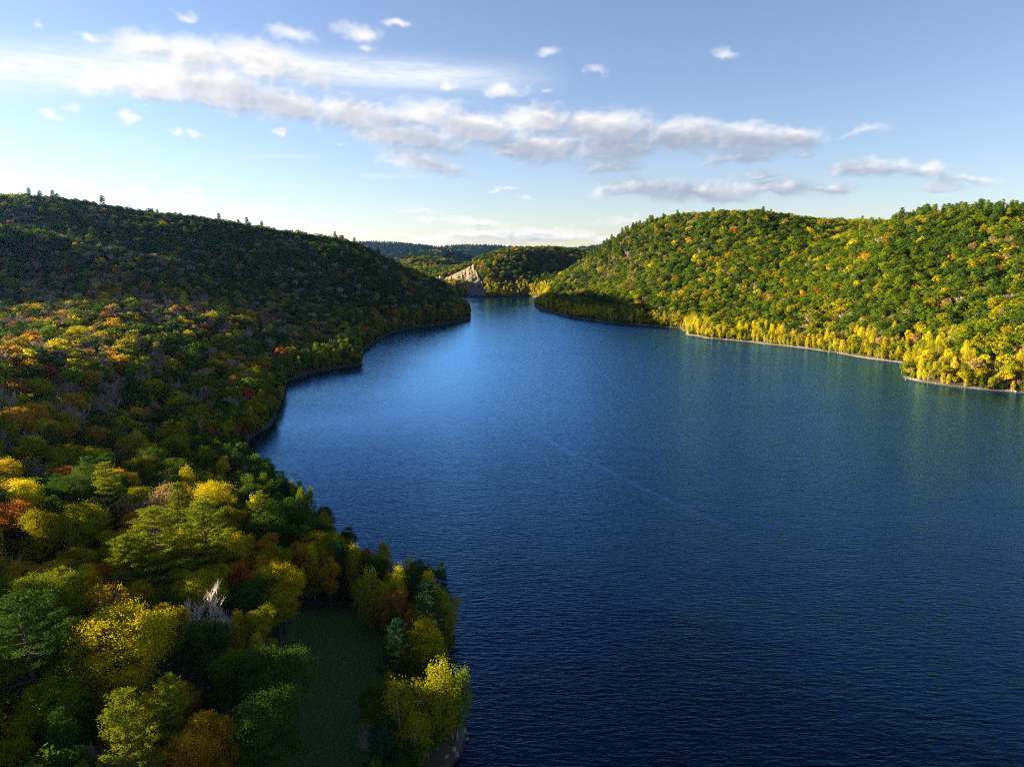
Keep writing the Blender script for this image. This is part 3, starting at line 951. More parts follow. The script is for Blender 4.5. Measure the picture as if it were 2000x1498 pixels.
# the lee of the left hills is calmer and mirrors the pale sky low over the ridge
C_ = on_z(560, 880); D_ = on_z(930, 610); lx_, ly_ = D_[0] - C_[0], D_[1] - C_[1]; ll_ = math.hypot(lx_, ly_)
cd = n.math('ADD', n.math('MULTIPLY', n.math('SUBTRACT', spx.outputs[0], C_[0]), -ly_ / ll_), n.math('MULTIPLY', n.math('SUBTRACT', spx.outputs[1], C_[1]), lx_ / ll_))
cd = n.math('ADD', cd, n.math('MULTIPLY', n.math('SUBTRACT', n3.outputs['Fac'], .5), 120.0))
calm = n.math('EXPONENT', n.math('MULTIPLY', n.math('POWER', n.math('ABSOLUTE', n.math('DIVIDE', n.math('ADD', cd, 22.0), 95.0)), 2.0), -1.0))
calm = n.math('MULTIPLY', calm, n.math('MULTIPLY', n.math('SUBTRACT', spx.outputs[1], 140.0), .006, clamp=True))
hsum = n.math('MULTIPLY', hsum, n.math('MULTIPLY', st, n.math('SUBTRACT', 1.0, n.math('MULTIPLY', calm, .78))))
bp = n.n('ShaderNodeBump'); bp.inputs['Strength'].default_value = 1.0; bp.inputs['Distance'].default_value = .72; n.l(hsum, bp.inputs['Height'])
db = n.n('ShaderNodeBsdfDiffuse'); db.inputs['Color'].default_value = (.0003, .003, .010, 1)
gb = n.n('ShaderNodeBsdfGlossy'); gb.inputs['Color'].default_value = (.23, .55, 1.0, 1); gb.inputs['Roughness'].default_value = .13
fz = n.n('ShaderNodeFresnel'); fz.inputs['IOR'].default_value = 1.333
for q in (gb, fz): n.l(bp.outputs[0], q.inputs['Normal'])
fz_ = n.math('MULTIPLY', n.math('POWER', fz.outputs[0], 1.45), 4.3, clamp=True)
mx = n.n('ShaderNodeMixShader'); n.l(fz_, mx.inputs[0]); n.l(db.outputs[0], mx.inputs[1]); n.l(gb.outputs[0], mx.inputs[2])
out(n, mx.outputs[0])
me = mesh_from('water', np.array([(-900, -700, 0), (900, -700, 0), (900, 1700, 0), (-900, 1700, 0)]), [(0, 1, 2, 3)], [m])
setting('water', me, 'dark blue reservoir water ruffled by fine ripples')

# ------------------------------------------------------------------ where the trees stand
# horizon profile: hides what other land covers (with a margin for views from a step aside)
NA, NR = 700, 420
pa = np.linspace(R(-50), R(50), NA); pr = 60 * (7400 / 60.) ** (np.arange(NR) / (NR - 1))
PX, PY = np.sin(pa)[:, None] * pr[None], np.cos(pa)[:, None] * pr[None]
PZ = terrain_z(PX, PY)
hor = np.maximum.accumulate(((PZ + np.where(PZ > 2.5, 6, 0)) - CAM_H) / pr[None], axis=1)


def visible(x, y, z, h=16., margin=.018):
    a = np.arctan2(x, y); rr = np.hypot(x, y)
    i = np.clip(((a - pa[0]) / (pa[1] - pa[0])).astype(int), 0, NA - 1)
    j = np.clip((np.log(np.maximum(rr, 61) / 60) / math.log(7400 / 60.) * (NR - 1)).astype(int) - 6, 0, NR - 1)
    return (z + h - CAM_H) / rr > hor[i, j] - margin


def jitter_grid(x0, x1, y0, y1, s, seed):
    r = np.random.default_rng(seed)
    xs = np.arange(x0, x1, s); ys = np.arange(y0, y1, s * .87)
    X, Y = np.meshgrid(xs, ys); X = X + (np.arange(len(ys)) % 2)[:, None] * s / 2
    X = X + r.uniform(-.42, .42, X.shape) * s; Y = Y + r.uniform(-.42, .42, X.shape) * s
    return X.ravel(), Y.ravel()


sets = [jitter_grid(-420, 420, 10, 330, 5.5, 1), jitter_grid(-950, 1000, 330, 950, 6.3, 2), jitter_grid(-1300, 1200, 950, 2200, 7.5, 3),
        jitter_grid(-2800, 2600, 2200, 3400, 13., 4), jitter_grid(-3600, 2600, 3400, 7100, 24., 5)]
tx = np.concatenate([s[0] for s in sets]); ty = np.concatenate([s[1] for s in sets])
tband = np.concatenate([np.full(len(s[0]), i) for i, s in enumerate(sets)])
# closer-set small trees and bushes along the water's edge
belt = [jitter_grid(-420, 420, 60, 640, 3.1, 11), jitter_grid(-320, 260, 640, 1420, 3.9, 12)]
for bx_, by_ in belt:
    sb = signed_shore(bx_, by_); k_ = (sb > -.2) & (sb < 13)
    tx = np.concatenate([tx, bx_[k_]]); ty = np.concatenate([ty, by_[k_]]); tband = np.concatenate([tband, np.full(int(k_.sum()), 9)])
sdt = np.where(ty < 1750, signed_shore(tx, ty), 999.)
tz = terrain_z(tx, ty)
pu, pv, pdp = project(tx, ty, tz + 8)
keep = (tz > .45) & (pdp > 12)
keep &= ((pu > -420) & (pu < 2250)) | ((ty < 420) & (pu > -1500) & (pu < 0))
keep &= visible(tx, ty, tz) | ((tx < -60) & (ty < 300) & (tx > -330))
keep &= ~in_poly(tx, ty, clear_poly, 1.5)
# rock face, quarry floor, dam: kept free of trees
ROCK_PX = np.array([(838, 553), (858, 548), (880, 537), (900, 524), (915, 513), (924, 517), (932, 535), (943, 556), (950, 578), (918, 578), (916, 556), (895, 549), (870, 551), (850, 557)], float)


def in_quarry(x, y):
    u, v, d = project(x, y, terrain_z(x, y))
    u2, v2, d2 = project(x, y, terrain_z(x, y) + 7)
    return (y > 1330) & (y < 1700) & (in_poly(u, v, ROCK_PX) | in_poly(u2, v2, ROCK_PX) | ((x < -150) & (x > -345) & (y > 1560) & (y < 1690)))


keep &= ~in_quarry(tx, ty)
tx, ty, tz, sdt, tband = tx[keep], ty[keep], tz[keep], sdt[keep], tband[keep]
tu, tv, tdp = project(tx, ty, tz + 8)
N_ = len(tx)

COL = ['dark green', 'green', 'olive', 'yellow', 'gold', 'orange', 'rust', 'red', 'tan', 'bare', 'pine', 'golden pine', 'dark pine', 'birch yellow', 'birch olive', 'birch green']
def W(**k):
    return np.array([k.get(c.replace(' ', '_'), 0.0) for c in COL])


w_far_left = W(dark_green=.60, green=.13, olive=.05, gold=.015, rust=.03, bare=.14, tan=.03, pine=.02)
w_mid_left = W(dark_green=.22, green=.13, olive=.13, yellow=.05, gold=.08, orange=.012, rust=.02, red=.004, tan=.20, bare=.27, pine=.01)
w_near_left = W(dark_green=.16, green=.17, olive=.30, yellow=.09, gold=.07, orange=.008, rust=.005, tan=.08, bare=.035, pine=.03, golden_pine=.03)
w_shore_near = W(dark_green=.20, green=.16, olive=.14, rust=.03, gold=.04, dark_pine=.045, pine=.04, birch_yellow=.05, birch_olive=.11, birch_green=.10, bare=.03)
w_right = W(dark_green=.22, green=.50, olive=.16, yellow=.03, gold=.012, orange=.003, rust=.006, tan=.04, bare=.012, pine=.01)
w_right_ridge = W(dark_green=.18, green=.22, olive=.1, gold=.05, rust=.04, tan=.04, bare=.03, pine=.26, golden_pine=.08)
w_right_shore = W(green=.05, olive=.10, yellow=.06, birch_yellow=.42, birch_olive=.24, tan=.05, orange=.004, birch_green=.05)
w_left_shore = W(dark_green=.12, green=.22, olive=.12, rust=.05, red=.02, birch_green=.25, birch_olive=.18, gold=.04)
w_far = W(dark_green=.64, green=.22, olive=.06, gold=.03, rust=.03, orange=.006, tan=.03)
wts = np.zeros((N_, len(COL)))
leftb = tx < -20 - np.clip(ty - 700, 0, 400) * 0
leftb = (tx < np.interp(ty, [0, 300, 755, 1130, 1400], [40, 0, 20, 0, -150]))


def blend(a, b, t): return a[None] * (1 - t)[:, None] + b[None] * t[:, None]


tl = smooth(520, 640, ty + tx * .10)
wl = blend(w_mid_left, w_far_left, tl)
wl = wl * (1 - smooth(250, 200, ty))[:, None] + w_near_left[None] * smooth(250, 200, ty)[:, None]
shore_l = smooth(38, 8, sdt) * (ty < 250)
wl = wl * (1 - shore_l)[:, None] + w_shore_near[None] * shore_l[:, None]
shore_m = smooth(24, 8, sdt) * (ty >= 250)
wl = wl * (1 - shore_m)[:, None] + w_left_shore[None] * shore_m[:, None]
ridge = np.maximum(smooth(92, 108, tz) * (ty < 820) * (tu > 1650), smooth(1350, 1180, tu) * smooth(50, 75, tz) * (ty > 900))
wr = blend(w_right, w_right_ridge, np.clip(ridge, 0, 1))
shr = smooth(30, 16, sdt)
wr = wr * (1 - shr)[:, None] + w_right_shore[None] * shr[:, None]
wts = np.where(leftb[:, None], wl, wr)
fr_ = (ty > 1300) | ((ty > 1180) & leftb)
wts = np.where(fr_[:, None], w_far[None] * (1 - smooth(40, 15, sdt))[:, None] + w_right_shore[None] * smooth(40, 15, sdt)[:, None], wts)
wts[tband == 4] = W(dark_pine=.30, dark_green=.42, green=.14, olive=.05, tan=.09)[None]
for k in range(len(COL)):
    nz = fbm(tx / 55 + 13 * k, ty / 55, 400 + k * 7, 3)
    wts[:, k] *= np.exp((nz - .5) * (5.0 if COL[k] in ('bare', 'tan', 'dark green', 'olive') else 2.5))
wts /= wts.sum(1, keepdims=True)
cum = wts.cumsum(1); rnd = rng.random(N_)
tk = np.minimum((rnd[:, None] > cum).sum(1), len(COL) - 1)
tscale = rng.uniform(.72, 1.12, N_) * (1 - .25 * smooth(14, 3, sdt))
tscale[tband == 9] *= .68; pk_ = np.isin(tk, [COL.index('dark pine'), COL.index('pine')]) & (tband == 0); tscale[pk_] *= .78; tscale[tband == 2] *= 1.08; tscale[tband == 3] *= 1.6; tscale[tband == 4] *= 2.5
trot = rng.uniform(0, 2 * math.pi, N_)

# ------------------------------------------------------------------ trees picked out one by one in the photograph
# (u, v) of the tree's top in the photograph, height, kind, colour, width factor, label
HAND = [
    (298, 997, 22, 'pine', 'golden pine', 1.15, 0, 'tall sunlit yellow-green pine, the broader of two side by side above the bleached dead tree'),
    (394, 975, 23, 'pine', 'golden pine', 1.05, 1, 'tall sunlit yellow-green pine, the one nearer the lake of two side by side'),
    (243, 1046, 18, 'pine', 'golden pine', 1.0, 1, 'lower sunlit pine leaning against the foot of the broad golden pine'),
    (205, 907, 20, 'pine', 'golden pine', .95, 2, 'slender pale green pine rising alone from the sunlit knoll'),
    (432, 893, 14, 'broadleaf', 'yellow', .72, 3, 'brightest yellow tree at the tip of the knoll beside the dark bay'),
    (405, 916, 11, 'broadleaf', 'yellow', .5, 3, 'small bright yellow tree tucked beside the brightest yellow tree by the bay'),
    (460, 878, 15, 'pine', 'pine', .85, 2, 'dark green conifer standing over the narrow dark bay'),
    (368, 876, 12, 'broadleaf', 'olive', .6, 2, 'small lime green tree catching light between knoll and bay'),
    (292, 941, 11, 'broadleaf', 'green', .6, 3, 'small bright lime tree below the slender pale pine'),
    (238, 1187, 18, 'broadleaf', 'yellow', 1.5, 4, 'huge spreading golden yellow oak, lit on top, in the lower left woods'),
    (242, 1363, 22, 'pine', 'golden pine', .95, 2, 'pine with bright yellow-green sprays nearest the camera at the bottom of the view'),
    (40, 1165, 22, 'pine', 'pine', 1.25, 0, 'big green pine with sunlit tips at the edge of the lower left woods'),
    (70, 1125, 18, 'broadleaf', 'green', 1.2, 0, 'broad glossy green oak behind the big pine at the edge'),
    (205, 1144, 15, 'sparse', 'gold', 1.0, 0, 'thin golden brown tree with twigs showing, behind the huge golden oak'),
    (188, 1103, 11, 'broadleaf', 'orange', .6, 1, 'small orange tree at the foot of the golden pines'),
    (385, 1143, 15, 'dead', 'bleached', 1.0, 0, 'bleached leafless dead tree with pale spreading branches'),
    (440, 1168, 13, 'dead', 'bleached', .75, 0, 'smaller bleached dead tree leaning out beside the bleached one'),
    (460, 1187, 13, 'birch', 'yellow', .6, 0, 'thin little yellow tree beside the dead trees'),
    (467, 1100, 12, 'broadleaf', 'orange', .7, 1, 'orange brown tree beneath the golden pine nearer the lake'),
    (511, 1094, 13, 'broadleaf', 'gold', .85, 2, 'round brownish gold tree in shade above the clearing'),
    (491, 1135, 13, 'broadleaf', 'dark green', .9, 1, 'round dark green tree below the brownish gold one'),
    (541, 1138, 13, 'broadleaf', 'olive', .95, 0, 'olive tree at the upper corner of the dark clearing'),
    (508, 1183, 13, 'broadleaf', 'olive', .9, 3, 'olive yellow tree between the dead trees and the clearing'),
    (504, 1232, 12, 'birch', 'yellow', .6, 0, 'slim dull yellow tree in shade below the dead trees'),
    (465, 1272, 14, 'broadleaf', 'green', 1.05, 0, 'round mid green tree deep in the shaded woods'),
    (541, 1270, 17, 'broadleaf', 'dark green', 1.15, 1, 'tall dense blue-green tree walling the clearing'),
    (520, 1350, 17, 'broadleaf', 'dark green', 1.2, 0, 'dense dark green tree beside the clearing near the bottom of the view'),
    (376, 1404, 14, 'broadleaf', 'gold', 1.0, 3, 'dull golden tree in shade at the bottom of the view'),
    (425, 1400, 14, 'broadleaf', 'gold', .8, 2, 'narrower dull golden tree next to another at the bottom of the view'),
    (390, 1215, 15, 'broadleaf', 'dark green', 1.1, 2, 'dark green tree directly below the bleached dead tree'),
    (39, 938, 15, 'broadleaf', 'yellow', 1.15, 0, 'broad lemon yellow tree on the sunlit knoll'),
    (26, 978, 14, 'broadleaf', 'orange', .9, 1, 'peach orange tree just below the broad lemon yellow one'),
    (70, 995, 16, 'broadleaf', 'olive', 1.1, 0, 'yellow-green tree below the lemon and peach trees on the knoll'),
    (150, 984, 16, 'broadleaf', 'olive', 1.15, 4, 'broad dark olive tree in the middle of the sunlit knoll'),
    (50, 855, 15, 'broadleaf', 'olive', 1.1, 2, 'yellow-olive tree on the back edge of the knoll'),
    (130, 868, 15, 'broadleaf', 'olive', 1.1, 4, 'broad yellow-green tree on the crest of the knoll'),
    (199, 877, 12, 'broadleaf', 'gold', .9, 3, 'gold tree on the crest of the knoll beside a small conifer'),
    (65, 892, 13, 'sparse', 'tan', 1.0, 1, 'tan half-bare tree on the knoll'),
    (277, 893, 15, 'broadleaf', 'olive', 1.0, 1, 'rounded olive tree behind the slender pale pine'),
    (180, 852, 14, 'pine', 'pine', .7, 2, 'small pointed conifer on the crest of the knoll'),
    (573, 1023, 14, 'birch', 'green', .55, 0, 'slim lime green poplar with white stem in the shaded shore belt'),
    (612, 1055, 14, 'birch', 'yellow', .8, 1, 'yellow birch with forked white stem above the clearing'),
    (642, 1092, 12, 'broadleaf', 'gold', .65, 3, 'golden tree beside the forked yellow birch'),
    (686, 1062, 14, 'birch', 'olive', .85, 0, 'yellow-green birch on the shore behind the clearing'),
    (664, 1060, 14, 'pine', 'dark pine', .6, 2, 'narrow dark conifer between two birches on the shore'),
    (711, 1073, 12, 'broadleaf', 'rust', .6, 3, 'rusty brown tree on the shore'),
    (731, 1083, 13, 'broadleaf', 'dark green', .6, 3, 'small dark round tree beside the rusty brown shore tree'),
    (722, 1103, 14, 'birch', 'olive', .85, 2, 'dull olive birch with a long pale leaning stem'),
    (768, 1101, 14, 'birch', 'yellow', .85, 1, 'dome shaped yellow birch on the lake edge'),
    (772, 1155, 12, 'broadleaf', 'rust', .8, 2, 'dark russet tree below the dome shaped yellow birch'),
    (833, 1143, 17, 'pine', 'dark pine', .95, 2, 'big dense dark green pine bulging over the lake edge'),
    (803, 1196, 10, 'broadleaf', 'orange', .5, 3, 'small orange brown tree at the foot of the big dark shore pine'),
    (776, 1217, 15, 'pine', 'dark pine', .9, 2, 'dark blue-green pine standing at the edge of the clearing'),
    (826, 1222, 13, 'broadleaf', 'olive', .85, 1, 'olive brown tree between the dark pine and the lake'),
    (850, 1281, 15, 'birch', 'olive', 1.2, 2, 'large yellow-green birch leaning over the lake'),
    (889, 1301, 13, 'birch', 'green', .95, 1, 'greener birch leaning furthest out over the water'),
    (781, 1335, 14, 'birch', 'olive', 1.15, 1, 'pale yellow-green birch between the clearing and the rocky point'),
    (835, 1428, 5, 'broadleaf', 'dark green', .55, 2, 'low green bush on the rocky point'),
    (549, 922, 14, 'pine', 'dark pine', .75, 2, 'dark pointed conifer against the pale water'),
    (580, 950, 14, 'birch', 'green', .7, 1, 'green birch beside the dark pointed conifer at the water'),
    (636, 997, 12, 'birch', 'olive', .95, 2, 'wispy olive tree hanging over the water on the small point'),
    (600, 975, 12, 'birch', 'green', .5, 0, 'slim green sapling beside the water'),
    (491, 1048, 13, 'bare', 'bare', .8, 0, 'leafless grey tree in shade beside the golden pine'),
    (150, 636, 15, 'broadleaf', 'yellow', 1.25, 4, 'big glowing yellow tree alone among grey bare woods'),
    (330, 656, 14, 'broadleaf', 'green', 1.1, 4, 'bright lime green round tree on the sunlit slope'),
    (400, 634, 14, 'broadleaf', 'red', .9, 0, 'red topped tree at the end of the sunlit slope'),
    (430, 712, 14, 'broadleaf', 'green', .95, 2, 'lime tree above the steep shaded bank'),
    (238, 706, 13, 'broadleaf', 'orange', 1.0, 1, 'salmon orange tree in the middle of the sunlit slope'),
    (393, 683, 13, 'bare', 'bare', .9, 0, 'grey leafless tree standing out above the sunlit slope'),
    (308, 700, 13, 'bare', 'bare', .9, 1, 'grey leafless tree beside the salmon orange one'),
    (172, 722, 15, 'broadleaf', 'gold', 1.2, 0, 'large amber tree in front of the salmon orange one'),
    (70, 738, 14, 'broadleaf', 'olive', 1.2, 4, 'broad yellow-green tree in front of the large amber one'),
    (312, 748, 15, 'broadleaf', 'green', 1.2, 0, 'broad green tree with lit top over the shaded bank'),
    (95, 716, 12, 'broadleaf', 'red', .8, 1, 'dusky red tree behind the broad yellow-green one'),
]


def find_spot(u, v, h):
    """the point on the ground whose point h metres above it projects to (u, v)"""
    r_ = ray(u, v)
    t = np.arange(30, 900, .5)
    x, y, z = r_[0] * t, r_[1] * t, CAM_H + r_[2] * t
    g = terrain_z(x, y) + h
    i = int(np.argmax(z < g))
    if z[i] >= g[i]: return None
    return float(x[i]), float(y[i])


rows = []        # individual trees: x, y, z, kind, colour, model, scale xy, scale z, rotation, label
ok = np.ones(N_, bool)
hr = np.random.default_rng(99)
for (u, v, h, kind, colour, wf, mi, lab) in HAND:
    s = find_spot(u, v, h * .97)
    if s is None: continue
    x, y = s; z = float(terrain_z(x, y))
    pr_ = NEAR[kind][mi % len(NEAR[kind])]
    sz = h / pr_.height; sx = sz * wf if kind != 'broadleaf' else wf
    sx = wf * (.95 if kind in ('broadleaf', 'sparse') else sz ** .5)
    rows.append((x, y, z, kind, colour, mi % len(NEAR[kind]), sx, sz, hr.uniform(0, 6.28), lab))
    # nothing grows inside its crown, and nothing tall right in front of it
    dd = np.hypot(tx - x, ty - y)
    ok &= dd > max(2.4, pr_.radius * sx * .85)
    g = np.array([-x, -y]) / math.hypot(x, y)
    al_ = (tx - x) * g[0] + (ty - y) * g[1]; ac_ = np.abs((tx - x) * g[1] - (ty - y) * g[0])
    front = (al_ > 0) & (al_ < 20) & (ac_ < pr_.radius * sx * .9)
    tscale[front] = np.minimum(tscale[front], (.42 + .026 * al_[front]) * h / 15)

# kinds of the random trees
KIND = {'bare': ('bare', None)}
def kind_of(k, r01):
    c = COL[k]
    if c == 'bare': return 'bare', 'bare'
    if 'pine' in c: return 'pine', c
    if c.startswith('birch'): return 'birch', c.split()[1]
    if c in ('tan', 'rust', 'gold') and r01 < {'tan': .85, 'rust': .4, 'gold': .25}[c]: return 'sparse', c
    return 'broadleaf', c


r01 = rng.random(N_)
tkind = np.empty(N_, object); tcol = np.empty(N_, object)
for i in range(N_): tkind[i], tcol[i] = kind_of(tk[i], r01[i])
inview = (tu > -30) & (tu < 2030) & (tv < 1560) & (ty > 20) & (tv > 380)
size = tscale / tdp
LIMIT = {'broadleaf': 300, 'birch': 110, 'pine': 70, 'bare': 60}
CATOF = {'broadleaf': 'broadleaf', 'sparse': 'broadleaf', 'birch': 'birch', 'pine': 'pine', 'bare': 'bare', 'dead': 'bare'}
single = np.zeros(N_, bool)
front_vis = visible(tx, ty, tz, 12., 0.0)
for cat, lim in LIMIT.items():
    have = sum(1 for q in rows if CATOF[q[3]] == cat)
    cand = np.array([i for i in range(N_) if ok[i] and inview[i] and front_vis[i] and CATOF[tkind[i]] == cat and tdp[i] < 900])
    cand = cand[np.argsort(-size[cand])][:max(0, lim - have)]
    single[cand] = True
for i in np.nonzero(single)[0]:
    kind = tkind[i]; mi = int(hr.integers(len(NEAR[kind])))
    s = float(tscale[i])
    rows.append((float(tx[i]), float(ty[i]), float(tz[i]), kind, tcol[i], mi, s * .95, s * hr.uniform(.92, 1.08), float(trot[i]), None))

# labels for those nobody can name by a mark of their own: by colour, kind and the ground they stand on
WORD = {'dark green': 'dark green', 'green': 'mid green', 'olive': 'olive green', 'yellow': 'yellow', 'gold': 'golden', 'orange': 'orange', 'rust': 'rusty brown', 'red': 'red', 'tan': 'tan',
        'pine': 'green', 'golden pine': 'yellow-green', 'dark pine': 'dark green', 'bare': 'grey leafless', 'bleached': 'bleached'}
NAME = {'broadleaf': 'broadleaf_tree', 'sparse': 'broadleaf_tree', 'birch': 'birch_tree', 'pine': 'pine_tree', 'bare': 'bare_tree', 'dead': 'bare_tree'}
NOUN = {'broadleaf': 'tree', 'sparse': 'thin-leaved tree', 'birch': 'slim birch', 'pine': 'pine', 'bare': 'tree'}
GROUP = {'broadleaf_tree': 'broadleaf trees of the near woods', 'birch_tree': 'birches of the near woods and shore', 'pine_tree': 'pines of the near woods', 'bare_tree': 'leafless trees of the near woods'}
marks = [(x, y, lab) for (x, y, z, k, c, mi, sx, sz, ro, lab) in rows if lab]
SHORT = {}
for (x, y, lab) in marks:
    SHORT[lab] = lab
# short names for landmark trees used in other trees' labels
MARKS = {0: 'the broad golden pine', 3: 'the slender pale pine', 4: 'the bright yellow tree by the bay', 9: 'the huge golden oak', 10: 'the nearest bright pine', 11: 'the big edge pine',
         15: 'the bleached dead tree', 25: 'the tall blue-green tree', 30: 'the lemon yellow knoll tree', 33: 'the broad olive knoll tree', 41: 'the forked yellow birch', 48: 'the dome shaped birch',
         50: 'the big dark shore pine', 54: 'the leaning lake birch', 56: 'the pale clearing birch', 58: 'the dark pointed conifer', 63: 'the glowing yellow tree', 64: 'the bright lime tree',
         65: 'the red topped tree', 67: 'the salmon orange tree', 70: 'the large amber tree', 72: 'the broad lit green tree', 6: 'the conifer over the bay', 60: 'the wispy shore tree', 19: 'the brownish gold tree', 12: 'the glossy edge oak', 35: 'the knoll crest tree', 27: 'the dull golden bottom tree'}
mk = []
for i, w_ in MARKS.items():
    lab = HAND[i][7]
    for (x, y, l2) in marks:
        if l2 == lab: mk.append((x, y, w_))
mkx = np.array([q[0] for q in mk]); mky = np.array([q[1] for q in mk])


def rel(x, y):
    """nearest landmark tree and how this one lies from it, as seen from the lake side"""
    d = np.hypot(mkx - x, mky - y); i = int(np.argmin(d))
    u0, _, d0 = project(np.array(mkx[i]), np.array(mky[i]), np.array(10.)); u1, _, d1 = project(np.array(x), np.array(y), np.array(10.))
    dx = float(u1 - u0) / FPX * float(d1); dy = y - mky[i]
    if abs(dx) > abs(dy): how = ('left of' if dx < 0 else 'right of')
    else: how = ('behind' if dy > 0 else 'in front of')
    if d[i] > 28: how = 'far ' + how
    return i, how


bucket = {}
for q, row in enumerate(rows):
    if row[9]: continue
    x, y, z, kind, colour, mi, sx, sz, ro, _ = row
    i, how = rel(x, y)
    sizew = 'small' if sx < .78 else ('large' if sx > .97 else 'middling')
    key = (kind, colour, i, how, sizew)
    bucket.setdefault(key, []).append(q)
ORD = ['first', 'second', 'third', 'fourth', 'fifth', 'sixth', 'seventh', 'eighth', 'ninth', 'tenth', 'eleventh', 'twelfth', 'thirteenth', 'fourteenth', 'fifteenth', 'sixteenth']
labels = {}
for key, members in bucket.items():
    kind, colour, i, how, sizew = key
    members.sort(key=lambda q: math.hypot(rows[q][0] - mkx[i], rows[q][1] - mky[i]))
    word = WORD[colour]
    for k, q in enumerate(members):
        base = f"{sizew} {word} {NOUN[kind]} {how} {mk[i][2]}"
        if len(members) > 1: base += ', ' + ORD[min(k, 15)] + ' out'
        labels[q] = base

proto_made = {}
for q, (x, y, z, kind, colour, mi, sx, sz, ro, lab) in enumerate(rows):
    pr_ = NEAR[kind][mi]
    name = NAME[kind]
    e = bpy.data.objects.new(name, None)
    scene.collection.objects.link(e)
    e.empty_display_size = 1
    e.location = (x, y, z); e.rotation_euler = (0, 0, ro); e.scale = (sx, sx, sz)
    e['label'] = lab or labels[q]; e['category'] = {'broadleaf_tree': 'tree', 'birch_tree': 'birch', 'pine_tree': 'pine', 'bare_tree': 'bare tree'}[name]
    e['group'] = GROUP[name]
    t_ = bpy.data.objects.new('trunk', pr_.trunk()); link(t_, e)
    if pr_.crown_data is not None:
        c_ = bpy.data.objects.new('crown', pr_.crown(colour)); link(c_, e)

# ------------------------------------------------------------------ the woods beyond: masses of thousands of trees
lib = bpy.data.collections.new('forest_tree_models')
combos = {}
order = []
def combo(kind, colour, mi):
    key = (kind, colour, mi)
    if key not in combos:
        pr_ = MID[kind][mi]
        o = bpy.data.objects.new('forest_tree.%03d' % len(order), pr_.both())
        if pr_.crown_data is not None:
            o.material_slots[0].link = 'OBJECT'; o.material_slots[0].material = LEAF[colour]
        lib.objects.link(o)
        combos[key] = len(order); order.append(o)
    return combos[key]


rest = np.nonzero(ok & ~single)[0]
cidx = np.zeros(N_, np.int32)
mrand = rng.integers(0, 1000, N_)
for i in rest:
    kind = tkind[i]
    cidx[i] = combo(kind, tcol[i], int(mrand[i] % len(MID[kind])))


def forest(name, sel, label):
    me = bpy.data.meshes.new(name)
    P = np.stack([tx[sel], ty[sel], tz[sel]], 1).astype(np.float32)
    me.vertices.add(len(P)); me.vertices.foreach_set('co', P.ravel())
    a = me.attributes.new('model', 'INT', 'POINT'); a.data.foreach_set('value', cidx[sel])
    a = me.attributes.new('turn', 'FLOAT', 'POINT'); a.data.foreach_set('value', trot[sel].astype(np.float32))
    a = me.attributes.new('size', 'FLOAT_VECTOR', 'POINT')
    s = tscale[sel]; hh = s * np.random.default_rng(3).uniform(.88, 1.1, len(sel))
    a.data.foreach_set('vector', np.stack([s * 1.04, s * 1.04, np.minimum(hh, 16 / 15. * 1.7)], 1).astype(np.float32).ravel())
    o = link(bpy.data.objects.new(name, me)); o['kind'] = 'stuff'; o['label'] = label
    ng = bpy.data.node_groups.new(name + '_scatter', 'GeometryNodeTree')
    ng.interface.new_socket('Geometry', in_out='INPUT', socket_type='NodeSocketGeometry')
    ng.interface.new_socket('Geometry', in_out='OUTPUT', socket_type='NodeSocketGeometry')
    g = NT(ng)
    gi_ = g.n('NodeGroupInput'); go_ = g.n('NodeGroupOutput')
    ci = g.n('GeometryNodeCollectionInfo'); ci.inputs['Collection'].default_value = lib
    ci.inputs['Separate Children'].default_value = True; ci.inputs['Reset Children'].default_value = True
    ip = g.n('GeometryNodeInstanceOnPoints')
    g.l(gi_.outputs[0], ip.inputs['Points']); g.l(ci.outputs[0], ip.inputs['Instance'])
    ip.inputs['Pick Instance'].default_value = True
    def named(nm, typ):
        q = g.n('GeometryNodeInputNamedAttribute', data_type=typ); q.inputs['Name'].default_value = nm
        return q.outputs[0]
    g.l(named('model', 'INT'), ip.inputs['Instance Index'])
    cx = g.n('ShaderNodeCombineXYZ'); g.l(named('turn', 'FLOAT'), cx.inputs[2])
    er = g.n('FunctionNodeEulerToRotation'); g.l(cx.outputs[0], er.inputs[0]); g.l(er.outputs[0], ip.inputs['Rotation'])
    g.l(named('size', 'FLOAT_VECTOR'), ip.inputs['Scale'])
    g.l(ip.outputs[0], go_.inputs[0])
    md = o.modifiers.new('scatter', 'NODES'); md.node_group = ng
    return o


far_ = ty[rest] > 1300
lb_ = leftb[rest]
forest('hillside_forest', rest[lb_ & ~far_], 'mixed autumn woods of bare, gold and dark green trees over the bank with the clearing')
forest('hillside_forest', rest[~lb_ & ~far_], 'sunlit green and yellow woods on the slope across the lake')
forest('distant_forest', rest[far_], 'woods on the hills beyond the far end of the lake')
print('TREES', N_, 'single', len(rows), 'models', len(order))

